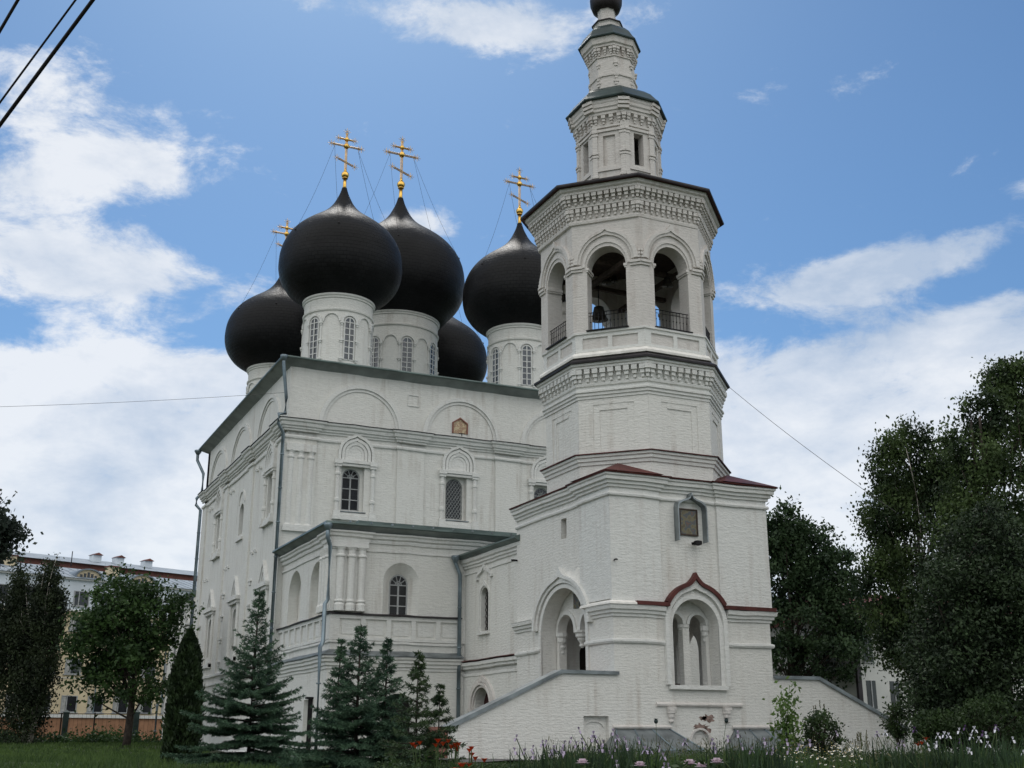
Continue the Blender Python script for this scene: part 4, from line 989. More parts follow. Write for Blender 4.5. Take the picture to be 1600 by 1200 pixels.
for a in OCT:
    n_=(math.cos(a+PI/8),math.sin(a+PI/8)); c=TC(33.2); rr=1.09/math.cos(PI/8); f2=Fr(c[0]+n_[0]*rr,c[1]+n_[1]*rr,(-n_[1],n_[0]),n_)
    for z in (32.65,33.0,33.7): m.box(f2,-.12,.12,z,z+.1,-.1,.06); m.box(f2,-.08,.08,z-.14,z-.02,-.1,.04)
m.octo([(1.0,34.1),(1.14,34.13),(1.14,34.2),(1.10,34.22),(1.10,34.62),(1.26,34.66),(1.26,34.76),(1.34,34.82),(1.36,35.0),(1.40,35.14),(.9,35.16)],cap=False)
m.build('lantern_cornice','old',bt)
corbels('corbel_row',1.10,34.24,3,.38,.15,.17,'old')
m=MB().octo([(.9,35.16),(1.48,35.14),(1.50,35.20),(1.36,35.42),(1.20,35.76),(.96,36.06),(.70,36.24),(.5,36.28)],cap=False); m.build('lantern_roof','dark_green',bt)
m=MB().octo([(.60,36.15),(.66,36.22),(.66,36.44),(.70,36.52),(.4,36.55)],cap=False); m.build('neck_ring','old',bt)
m=MB().octo([(.4,36.54),(.76,36.53),(.76,36.58),(.44,36.80)],cap=False); m.build('neck_roof','dark_roof',bt)
c=TC(37.5)
m=MB().octo([(.44,36.6),(.42,37.4),(.50,37.48),(.52,37.62)],cap=False); m.build('neck','old',bt)
m=MB().lathe(c[0],c[1],[(.48,37.42),(.70,37.50),(.82,37.85),(.84,38.15),(.72,38.6),(.48,39.0),(.25,39.4),(.1,39.9),(.04,40.3)],28); o=m.build('cupola','dark_roof',bt,True)
# ---- stair walls
def stair(sgn):
    f=(lambda x:x) if sgn<0 else (lambda x:TW-x)
    FS=Fr(f(0),0,(1 if sgn<0 else -1,0),(0,-1))
    m=MB(); hole=[rect(-1.40,-.31,1.25,2.36)] if sgn<0 else []
    m.panel(FS,[(-6.88,ZB),(-.0,ZB),(-.0,3.93),(-2.33,3.93),(-6.88,1.88)],hole,-.45,0)
    if sgn<0:
        m.box(FS,-1.45,-.25,1.2,2.4,-.44,-.22); m.band(FS,arc(-.86,1.95,.40,12,.20),arc(-.86,1.95,.47,12,.27),-.22,-.17)
    w_=m.build('stair_wall','tower',bt)
    e=.0 if sgn>0 else .16
    m=MB()
    for d0,d1 in ((-.55,.10),):
        m.panel(FS,[(-7.0,1.84),(-2.31,3.935),(e,3.935),(e,4.03),(-2.35,4.04),(-7.04,1.95)],[],d0,d1)
        if d1>0: m.panel(FS,[(-7.0,1.80),(-2.31,3.90),(e,3.90),(e,3.935),(-2.33,3.935),(-7.0,1.84)],[],.07,.10)
    m.build('stair_coping','zinc',bt)
    m=MB(); n=16; pl=[(-6.6,ZB)]
    for i in range(n):
        x0=-6.6+5.2*i/n; z=.6+(3.38-.6)*(i+1)/n; pl+= [(x0,z),(-6.6+5.2*(i+1)/n,z)]
    pl+= [(-.0,3.39),(-.0,ZB)]; m.panel(FS,pl,[],-2.4,-.46); m.build('stairs','redbrick',bt)
    if sgn<0: MB().box(FS,-7.35,-6.89,ZB,1.95,-.9,-.06).build('step_pier','redbrick',bt)
stair(-1); stair(1)
m=MB().tube([(2.9,1.3,3.9),(3.2,1.3,3.72),(3.5,1.35,3.66),(4.2,1.4,3.66)],.035,5); m.tube([(3.45,1.35,3.66),(3.45,1.35,3.4)],.03,5); m.build('handrail','maroon',bt)
# painted panel above the hanging capital
MB().panel(TL,rect(3.98,4.50,6.88,7.52),[],-.72,-.66).build('painted_panel','icon',bt)

# ---- bells hung in the belfry
def bell(pos,r,label):
    e=empty('bell',pos,label,'bell','bells hanging in the belfry')
    x,y,z=pos
    m=MB().lathe(x,y,[(r,z),(r*.96,z+.06*r),(r*.72,z+r*.55),(r*.60,z+r*1.1),(r*.52,z+r*1.45),(r*.2,z+r*1.6),(.03,z+r*1.62)],20); m.build('bell_body','bronze',e,True)
    m=MB().tube([(x,y,z+r*.9),(x,y,z-.05)],.02,5); m.sph((x,y,z-.03),r*.13,8,6); m.build('clapper','iron',e)
    m=MB().tube([(x,y,z+r*1.55),(x,y,22.4)],.025,5); m.build('hanger','iron',e)
for (px,py,D,r,lb) in ((948,443,50.3,.26,'small bell high in the front left opening, left of the pair'),(960,440,50.8,.20,'smallest bell high in the front left opening, right of the pair'),
    (1043,447,50.0,.28,'bell hanging high in the right hand opening of the belfry'),(880,470,51.0,.22,'bell seen in the narrow left opening of the belfry'),(936,500,51.6,.44,'larger dark bell hanging low behind the railing of the front left opening')):
    bell(tuple(P(px,py,D)),r,lb)
# ---- glazed sheet metal covers of the basement light wells
def cover(xa,xb,xl,xr,label):
    e=empty('light_well_cover',((xa+xb)/2,-1,.6),label,'light well cover','light well covers along the tower wall')
    y=-1.35; z0=1.88; z1=1.12
    m=MB(); A=(xa,-.02,z0);B=(xb,-.02,z0);C_=(xr,y,z1);D_=(xl,y,z1); E_=(xl-.0,-.02,z1); G_=(xr,-.02,z1)
    m.add([A,B,C_,D_,E_,G_],[(0,1,2,3),(0,3,4),(1,5,2)]); m.build('hood','zinc',e)
    m=MB(); m.box(TF,xl-.02,xr+.02,.4,z1-.01,.02,1.37); m.build('curb','zinc',e)
    m=MB()
    for t in (0,.33,.66,1): m.tube([(xa+(xb-xa)*t,-.02,z0+.02),(xl+(xr-xl)*t,y,z1+.02)],.03,4)
    m.tube([(xl,y,z1),(xr,y,z1)],.035,4); m.build('seam','pipe',e)
cover(0.0,2.4,-.75,3.05,'grey sheet metal light well cover against the white wall left of the small arch')
cover(5.45,7.7,4.9,8.2,'grey sheet metal light well cover behind the sapling, right of the small arch')
# ------------------------------------------------------------------ block behind the trees on the left
ang=R(20.5); UB=(math.cos(ang),math.sin(ang)); NB=(math.sin(ang),-math.cos(ang))
M['pale_blue']=simple('pale blue white render',(.66,.71,.76),.9,var=.1,scale=.6,bump=.1)
M['cream']=simple('cream render',(.66,.55,.37),.9,var=.12,scale=.5,bump=.1)
M['orange_base']=simple('orange brick plinth',(.36,.19,.11),.9,var=.2,scale=2,bump=.2)
M['sheet_blue']=simple('blue grey sheet roof',(.21,.25,.29),.6,.1,.25,.8)
M['brown_red']=simple('brown red sheet roof',(.16,.06,.045),.6,0,.3,1)
M['curtain']=simple('pale curtain',(.42,.42,.40),.8)
P0=P(100,1154,115); FB=Fr(P0[0],P0[1],UB,NB)
sb=empty('long_building',(P0[0],P0[1],.8),'long cream building with white blue top storey and grey sheet roof, far left','building')
UA,UZ=-22,40
m=MB().box(FB,UA,UZ,3.75,13.45,-14,0); m.build('wall','cream',sb)
MB().box(FB,UA,UZ,13.6,16.5,-14,.22).build('upper_wall','pale_blue',sb)
MB().box(FB,UA,UZ,.2,3.45,-14,.12).build('plinth','orange_base',sb)
m=MB(); m.box(FB,UA,UZ,3.45,3.75,-.1,.30); m.box(FB,UA,UZ,13.45,13.6,-.1,.42); m.box(FB,UA,UZ,16.5,16.66,-.1,.5); m.box(FB,UA,UZ,7.1,7.16,0,.05); m.build('string_course','trim',sb)
m=MB(); m.panel(Fr(P0[0],P0[1],NB,(-UB[0],-UB[1])),[(.65,16.66),(-6,18.5),(-14.6,16.66)],[],-UZ,-UA); m.build('roof','sheet_blue',sb)
m=MB()
for i in range(60):
    u=UA+1+i*1.0; m.tube([FB(u,16.69,.6),FB(u,18.4,-5.5)],.018,3)
m.build('roof_seam','pipe',sb)
for i in range(-5,10):
    u=.1+i*2.66
    for z0,z1 in ((14.0,15.46),(11.6,12.9),(7.5,8.95),(3.95,5.5)):
        d=.22 if z0>13.6 else 0
        wd=MB(); wd.cm=0; wd.box(FB,u-.78,u+.78,z0,z1,d-.05,d+.02); g=wd.build('window','glass',sb)
        f=MB(); f.band(FB,[(u-.70,z0+.07),(u-.70,z1-.07),(u+.70,z1-.07),(u+.70,z0+.07),(u-.70,z0+.07)],[(u-.8,z0),(u-.8,z1),(u+.8,z1),(u+.8,z0),(u-.8,z0)],d,d+.08)
        f.box(FB,u-.32,u-.22,z0,z1,d,d+.07); f.box(FB,u-.95,u+.95,z0-.08,z0,d,d+.15); f.build('window_frame','wframe',g)
        if z0<13.6: MB().box(FB,u-.78,u-.36,z0+.1,z1-.1,d+.02,d+.035).build('curtain','curtain',g)
# half round dormers
for u in (.9,6.8):
    dm=MB(); o_=arc(u,16.85,1.35,14,.85); dm.panel(FB,o_,[],-2.5,-.4); d_=dm.build('dormer','cream',sb)
    rm=MB(); rm.band(FB,o_,[(a_+(a_-u)*.14,z+.10) for a_,z in o_],-2.6,-.15); rm.build('dormer_roof','sheet_blue',d_)
    gm=MB()
    for k in range(-2,3): gm.box(FB,u+k*.38-.14,u+k*.38+.14,16.95,17.45-abs(k)*.13,-.41,-.38)
    gm.build('dormer_window','glass',d_)
for u in (.0,):
    c_=MB(); c_.box(FB,u-.45,u+.45,17,18.9,-9.6,-8.7); q=c_.build('chimney','pale_blue',sb)
    r_=MB(); r_.panel(FB,[(u-.6,18.9),(u,19.2),(u+.6,18.9)],[],-9.8,-8.5); r_.build('chimney_cap','brown_red',q)
for u in (5.0,-5.8):
    c_=MB(); c_.box(FB,u-.5,u+.5,17.0,18.7,-4.2,-3.2); q=c_.build('chimney','cream',sb)
    r_=MB(); r_.box(FB,u-.6,u+.6,18.68,18.8,-4.3,-3.1); r_.build('chimney_cap','brown_red',q)
MB().tube([FB(2.35,16.5,.4),FB(2.35,16.2,.35),FB(2.35,13.9,.32),FB(2.35,13.4,.12),FB(2.6,9,.1),FB(2.6,3.9,.1)],.07,6).build('downpipe','pipe',sb)
MB().tube([FB(1.1,18.5,-5),FB(1.1,20.1,-5)],.05,5).build('roof_mast','iron',sb)
ob=(P0[0]+NB[0]*-24,P0[1]+NB[1]*-24); fb2=Fr(ob[0],ob[1],UB,NB)
rb=empty('red_walled_building',(ob[0],ob[1],.8),'brown red walled building with white chimneys rising behind the roof of the long building','building')
MB().box(fb2,-24,40,1,21.75,-12,0).build('wall','brown_red',rb)
m=MB(); m.panel(Fr(ob[0],ob[1],NB,(-UB[0],-UB[1])),[(.6,21.75),(-6,23.3),(-12.6,21.75)],[],-40,24); m.build('roof','sheet_blue',rb)
for px_,yy in ((147,870),(183,869),(228,878)):
    d_=fw+rv*(px_-800)/FPX+upv*(600-900)/FPX; nb3=np.array([NB[0],NB[1],0]); t_=((np.array([ob[0],ob[1],0])-nb3*4-CAM)@nb3)/(d_@nb3); q_=CAM+d_*t_; u=float((q_[0]-ob[0])*UB[0]+(q_[1]-ob[1])*UB[1])
    q=MB().box(fb2,u-.55,u+.55,22.3,23.6,-4.7,-3.6).build('chimney','pale_blue',rb)
    MB().panel(fb2,[(u-.65,23.6),(u,23.9),(u+.65,23.6)],[],-4.9,-3.3).build('chimney_cap','brown_red',q)
# ------------------------------------------------------------------ mesh fence along the lawn
fpts=[P(-60+ k*52,1120,97) for k in range(7)]
def fence():
    e=empty('mesh_fence',(fpts[1][0],fpts[1][1],gz(fpts[1][0],fpts[1][1])),'dark metal post and mesh fence along the far edge of the lawn','fence')
    for i,p in enumerate(fpts[:-1]):
        q=fpts[i+1]; z=1.0; 
        MB().wbox(p[0]-.05,p[0]+.05,p[1]-.05,p[1]+.05,z-.6,3.55).build('post','iron',e)
        m=MB(); 
        for zz in (1.35,3.45): m.tube([(p[0],p[1],zz),(q[0],q[1],zz)],.03,4)
        for k in range(1,8):
            f=k/8; m.tube([(p[0]+(q[0]-p[0])*f,p[1]+(q[1]-p[1])*f,1.35),(p[0]+(q[0]-p[0])*f,p[1]+(q[1]-p[1])*f,3.45)],.008,3)
        m.build('mesh_panel','iron',e)
fence()
for i,px in enumerate((103,213)):
    p=P(px,1120,96); e=empty('gate_pillar',(p[0],p[1],.9),('dark green metal pillar of the fence beside the maple trunk' if i else 'dark green metal pillar in the fence left of the maple, nearer the weeping birch'),'pillar','fence pillars')
    MB().wbox(p[0]-.22,p[0]+.22,p[1]-.22,p[1]+.22,.6,3.5).build('shaft','dark_green',e)
    MB().lathe(p[0],p[1],[(.36,3.5),(.36,3.56),(.02,3.75)],4,PI/4).build('cap','dark_green',e)
# white sacks / laundry-like heap by the birch foot
p=P(33,1135,88); m=MB(); m.sph((p[0],p[1],p[2]),.55,10,6,.45); m.sph((p[0]+.6,p[1]+.1,p[2]+.05),.5,10,6,.5); m.sph((p[0]+.25,p[1]-.2,p[2]+.22),.35,10,6,.5)
tag(m.build('covered_heap','pale_blue',None,True),'small white covered heap at the foot of the weeping birch','heap')
# ------------------------------------------------------------------ white houses behind the trees on the right
pc=P(1342,1058,78); a2=R(64.7-62); F1=Fr(pc[0],pc[1],(math.cos(a2),math.sin(a2)),(math.sin(a2),-math.cos(a2)))
wb=empty('white_house',(pc[0],pc[1],.6),'plain white house with small dark windows behind the right hand trees','house')
M['house_white']=simple('white house render',(.55,.55,.52),.9,var=.1,scale=.5,bump=.1)
m=MB().box(F1,0,22,.2,9.2,-9,0); m.build('wall','house_white',wb)
F2=Fr(pc[0],pc[1],(-math.cos(R(64.7-62)+R(60)),-math.sin(R(64.7-62)+R(60))),(-math.sin(R(64.7-62)+R(60)),math.cos(R(64.7-62)+R(60))))
for i in range(6):
    u=1.0+i*2.1
    for z0,z1 in ((3.4,5.2),(6.4,8.0)):
        g=MB().box(F1,u-.42,u+.42,z0,z1,-.04,.02).build('window','glass',wb)
        f=MB(); f.box(F1,u-.04,u+.04,z0,z1,.02,.06); f.box(F1,u-.5,u+.5,z0-.08,z0,.0,.12); f.build('window_frame','wframe',g)
MB().panel(Fr(pc[0],pc[1],F1.N,(-F1.U[0],-F1.U[1])),[(.5,9.2),(-4.5,11.6),(-9.5,9.2)],[],-22.4,.4).build('roof','brown_red',wb)
MB().box(F1,-.2,.15,.2,9.0,-.1,.10).build('corner_board','dark_roof',wb)
ph=P(1290,1050,92); gh=empty('grey_house',(ph[0],ph[1],.6),'low grey house in the shade of the linden behind the stair wall','house')
F3=Fr(ph[0],ph[1],(math.cos(a2),math.sin(a2)),(math.sin(a2),-math.cos(a2)))
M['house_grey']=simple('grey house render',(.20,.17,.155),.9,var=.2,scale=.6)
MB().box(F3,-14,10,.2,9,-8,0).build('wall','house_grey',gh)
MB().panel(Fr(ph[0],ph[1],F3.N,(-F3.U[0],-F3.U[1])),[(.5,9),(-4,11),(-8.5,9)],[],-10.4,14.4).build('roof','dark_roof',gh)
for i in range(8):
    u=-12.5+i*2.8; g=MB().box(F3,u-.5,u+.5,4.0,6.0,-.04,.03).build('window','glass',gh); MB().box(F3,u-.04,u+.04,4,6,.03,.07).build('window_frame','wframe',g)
# ------------------------------------------------------------------ overhead cables
def cable(p,q,r,label,sag=.1,ext=1.2):
    p=Vector(p); q=Vector(q); d=q-p; a=p-d*ext; b=q+d*ext
    pts=[]
    for i in range(25):
        t=i/24; v=a.lerp(b,t); v.z-=sag*4*t*(1-t); pts.append(v)
    return tag(MB().tube(pts,r,6).build('overhead_cable','iron',None,True),label,'cable','overhead cables top left')
cable(P(0,195,9.5),P(145,0,9.0),.020,'thickest black overhead cable, lowest of the three in the top left corner',.0,3)
cable(P(0,160,9.6),P(118,0,9.2),.011,'thin twisted overhead cable between the two thicker cables in the top left corner',.0,3)
cable(P(0,48,9.6),P(28,0,9.5),.017,'short visible length of black cable nearest the top left corner',.0,6)
a_=P(0,624,60); b_=(-7.3,25.3,21.2)
m=MB(); pts=[Vector(P(-300,640,60)).lerp(Vector(b_),t/20)-Vector((0,0,.25*4*t/20*(1-t/20))) for t in range(21)]
tag(m.tube(pts,.010,4).build('telephone_wire','iron'),'thin wire running from the left edge of the picture to the church corner','wire')
c4=TC(17.2); p0_=(c4[0]+4.2,c4[1]-1.7,17.3); pe=Vector(P(1400,800,42)); v0=Vector(p0_)
pts=[v0.lerp(pe,t/20)-Vector((0,0,.15*4*t/20*(1-t/20))) for t in range(21)]
tag(MB().tube(pts,.011,4).build('telephone_wire','iron'),'thin wire slanting down from the belfry roof edge to the trees on the right','wire')
# ------------------------------------------------------------------ vegetation helpers
def mesh_np(name,V,F,mats,parent=None,mi=None,smooth=False):
    """V (n,3), F (m,4) int"""
    me=bpy.data.meshes.new(name); n=len(V); m=len(F); k=F.shape[1]
    me.vertices.add(n); me.vertices.foreach_set('co',np.asarray(V,dtype=np.float32).ravel())
    me.loops.add(m*k); me.loops.foreach_set('vertex_index',np.asarray(F,dtype=np.int32).ravel())
    me.polygons.add(m); me.polygons.foreach_set('loop_start',np.arange(0,m*k,k,dtype=np.int32)); me.polygons.foreach_set('loop_total',np.full(m,k,dtype=np.int32))
    if not isinstance(mats,(list,tuple)): mats=[mats]
    for q in mats: me.materials.append(M[q])
    if mi is not None: me.polygons.foreach_set('material_index',mi)
    me.update(calc_edges=True)
    o=bpy.data.objects.new(name,me); COL.objects.link(o); setparent(o,parent); return o
def leaves(C,size,aspect=.6,droop=0.0,jit=.35):
    """rhombic leaves at centres C with random bearings; droop>0 makes them hang"""
    n=len(C); d=rng.normal(size=(n,3)); d[:,2]-=droop*2; d/=np.linalg.norm(d,axis=1)[:,None]
    e=rng.normal(size=(n,3)); s=np.cross(d,e); s/=np.linalg.norm(s,axis=1)[:,None]
    L_=(size*(1+jit*rng.uniform(-1,1,n)))[:,None]; W=L_*aspect*.5
    V=np.stack([C-d*L_*.5,C+s*W,C+d*L_*.5,C-s*W],axis=1).reshape(-1,3)
    return V,np.arange(4*n).reshape(-1,4)
def limb(m,a,b,r0,r1,bend=.12,n=6):
    a=Vector(a); b=Vector(b); l=(b-a).length; off=Vector((random.uniform(-1,1),random.uniform(-1,1),random.uniform(-.3,.6)))*l*bend
    pts=[a.lerp(b,t/n)+off*math.sin(PI*t/n) for t in range(n+1)]; m.tube(pts,r0,6,r1); return pts
def broadleaf(name,label,base,H,crown,leafmat,nclump,per,lsize,bark='bark',trunk_r=.25,clump_r=.55,group=None,droop=0,cat='tree',trunks=1,aspect=.6,shell=.55):
    """crown = list of ellipsoids (dx,dy,z,rx,ry,rz,weight) relative to the base"""
    e=empty(name,base,label,cat,group); bx,by,bz=base
    if H>3:
        ex=[]
        for c in crown:
            for _ in range(5):
                d=rng.normal(size=3); d[2]=abs(d[2])*.9+.1*d[2]; d/=np.linalg.norm(d); q_=rng.uniform(1.0,1.28); k_=rng.uniform(.10,.24)
                ex.append((c[0]+d[0]*c[3]*q_,c[1]+d[1]*c[4]*q_,c[2]+d[2]*c[5]*q_,c[3]*k_,c[4]*k_,c[5]*k_*1.7,c[6]*.05))
        crown=list(crown)+ex
    wts=np.array([c[6] for c in crown],float); wts/=wts.sum(); cc_=[]
    pick=rng.choice(len(crown),size=nclump,p=wts)
    for k in pick:
        c=crown[k]; d=rng.normal(size=3); d/=np.linalg.norm(d); r=rng.uniform(0,1)**(1/3.)*(1-shell)+shell*rng.uniform(.7,1.22)
        cc_.append((bx+c[0]+d[0]*c[3]*r,by+c[1]+d[1]*c[4]*r,bz+c[2]+d[2]*c[5]*r))
    cc_=np.array(cc_); 
    # clumps of unequal size and density, each flattened like a spray
    sz=rng.uniform(.4,1.5,nclump)*clump_r; cnt=(per*np.clip(sz/clump_r,.3,1.5)*rng.uniform(.5,1.2,nclump)).astype(int)
    idx=np.repeat(np.arange(nclump),cnt); g=rng.normal(size=(len(idx),3))*sz[idx][:,None]*np.array([.62,.62,.42])
    if droop: g[:,2]-=np.abs(rng.normal(size=len(idx)))*droop
    C=cc_[idx]+g
    V,F=leaves(C,lsize,aspect,droop=.6 if droop else .15)
    mesh_np('crown',V,F,leafmat,e)
    m=MB()
    for t in range(trunks):
        ox=random.uniform(-.5,.5)*(trunks>1)*1.2; oy=random.uniform(-.5,.5)*(trunks>1)*1.2
        top=(bx+ox*1.5,by+oy*1.5,bz+H*.82); tp=limb(m,(bx+ox,by+oy,bz-.3),top,trunk_r,trunk_r*.25,.03,9)
        sel=rng.choice(nclump,size=min(nclump,int(26/trunks)+8),replace=False)
        for k in sel:
            q=cc_[k]; f=min(.95,max(.18,(q[2]-bz)/H*.75)); s_=tp[int(f*9)]
            limb(m,s_,q,trunk_r*.28*(1-f*.6),.015,.12,5)
    m.build('trunk',bark,e,True)
    return e
def gp(px,D):
    p=P(px,1154,D); return (p[0],p[1],gz(p[0],p[1]))
def px2m(D): return D/FPX
def zat(px,py,D): return P(px,py,D)[2]
def ell(base,D,px,py,rx,ry,w=1.0,depth=1.0):
    """ellipsoid whose outline sits at the given place of the view"""
    c=P(px,py,D); k=D/FPX*1.02; r_=rx*k; return (c[0]-base[0],c[1]-base[1],c[2]-base[2],r_*depth,r_*depth,ry*k,w)
# --- left side
D=75; b=gp(198,D)
broadleaf('maple_tree','broad dark green maple in front of the cream building, left of the church',b,zat(198,905,D)-b[2],
  [ell(b,D,200,985,58,60,1.2),ell(b,D,150,1010,42,45,.7),ell(b,D,235,975,45,60,.8),ell(b,D,180,935,36,30,.45),ell(b,D,205,1060,60,45,.7),ell(b,D,128,1000,24,22,.2),ell(b,D,150,1075,40,22,.15)],'leaf_maple',380,62,.27,trunk_r=.30,clump_r=.62)
D=84; b=gp(40,D)
broadleaf('weeping_birch','tall weeping birch with hanging twigs left of the maple',b,zat(80,870,D)-b[2],
  [ell(b,D,75,905,13,34,.35),ell(b,D,72,960,20,45,.8),ell(b,D,30,925,11,45,.45),ell(b,D,20,1000,28,60,.9),ell(b,D,62,1030,26,60,.9),ell(b,D,-12,980,25,60,.6),ell(b,D,40,1090,30,40,.6),ell(b,D,93,950,6,30,.12)],'leaf_weep',700,105,.18,bark='birchbark',trunk_r=.22,clump_r=.42,droop=1.5,trunks=2)
D=38; b=gp(-70,D)
broadleaf('broadleaf_tree','leafy branch tips of a nearer tree entering at the left edge above the birch',b,zat(-70,720,D)-b[2],
  [ell(b,D,-80,815,58,62,1),ell(b,D,-22,830,24,28,.35),ell(b,D,8,828,13,14,.12),ell(b,D,-12,860,16,14,.16)],'leaf_near',230,60,.17,trunk_r=.2,clump_r=.38)
# --- right side
D=78; b=gp(1262,D)
broadleaf('linden_tree','dark rounded linden behind the right stair wall, next to the tower',b,zat(1240,800,D)-b[2],
  [ell(b,D,1222,880,45,78,1.0),ell(b,D,1262,880,42,60,.8),ell(b,D,1302,905,40,48,.7),ell(b,D,1240,980,60,45,.8),ell(b,D,1320,965,40,45,.5),ell(b,D,1200,850,25,45,.5),ell(b,D,1275,1030,80,28,.6)],'leaf_far',560,74,.26,trunk_r=.32,clump_r=.60,trunks=2)
D=52; b=gp(1440,D)
broadleaf('birch_tree','tall loose crowned birch with pale trunks at the left of the right hand trees',b,zat(1420,690,D)-b[2],
  [ell(b,D,1415,730,48,58,.9),ell(b,D,1385,800,36,50,.7),ell(b,D,1440,820,60,80,1.2),ell(b,D,1385,900,42,60,.8),ell(b,D,1440,960,70,80,1.1),ell(b,D,1405,990,36,40,.5),ell(b,D,1455,1080,40,50,.5),ell(b,D,1470,740,40,60,.8)],'leaf_birch',820,72,.16,bark='birchbark',trunk_r=.13,clump_r=.46,droop=.35,trunks=2,shell=.4)
D=47; b=gp(1575,D)
broadleaf('birch_tree','tallest tree, its open top rising at the right edge of the picture',b,zat(1575,555,D)-b[2],
  [ell(b,D,1562,580,30,28,.28),ell(b,D,1595,590,40,45,.5),ell(b,D,1535,640,32,28,.3),ell(b,D,1580,680,60,60,1.0),ell(b,D,1520,700,38,40,.6),ell(b,D,1560,780,85,75,1.4),ell(b,D,1600,880,90,90,1.2),ell(b,D,1510,840,55,80,1.0)],'leaf_birch',800,74,.15,trunk_r=.2,clump_r=.36,droop=.3,trunks=2)
D=40; b=gp(1530,D)
broadleaf('dark_pine','very dark dense evergreen filling the lower right below the birches',b,zat(1530,800,D)-b[2],
  [ell(b,D,1540,860,60,60,.9),ell(b,D,1500,940,70,70,1.1),ell(b,D,1580,950,80,90,1.2),ell(b,D,1495,1040,75,75,1.2),ell(b,D,1590,1060,90,90,1.2),ell(b,D,1490,1110,45,45,.6),ell(b,D,1540,1130,90,40,.8)],'needle_dark',1100,95,.14,trunk_r=.25,clump_r=.45,aspect=.5,shell=.3)
D=36
for i,(px,py,rx,ry,lb) in enumerate(((1462,1140,32,24,'dark rounded shrub below the birch at the end of the right stair wall'),(1545,1130,50,32,'wide dark shrub under the evergreen near the right edge'),(1402,1128,14,24,'slender young shrub leaning over the right stair coping'))):
    D=44 if i==2 else 36; b=gp(px,D); broadleaf('shrub',lb,b,1.2,[ell(b,D,px,py,rx,ry,1)],'leaf_shrub',90 if i<2 else 40,55,.10,trunk_r=.04,clump_r=.2,cat='shrub')
# undergrowth at the fence
D=92; m=[]
for k in range(140):
    px=random.uniform(-40,262); h_=random.uniform(.2,.9)*(1.5 if 130<px<180 or px<30 else 1); q=P(px,1154,D+random.uniform(-3,1)); 
    m.append(np.array([q[0],q[1],1.0])+rng.normal(size=(60,3))*np.array([.6,.6,.25*h_+.1])+np.array([0,0,h_*.5]))
V,F=leaves(np.concatenate(m),.22); o=mesh_np('undergrowth',V,F,'leaf_maple'); tag(o,'dark weeds and low brush growing along the foot of the mesh fence','undergrowth',kind='stuff')

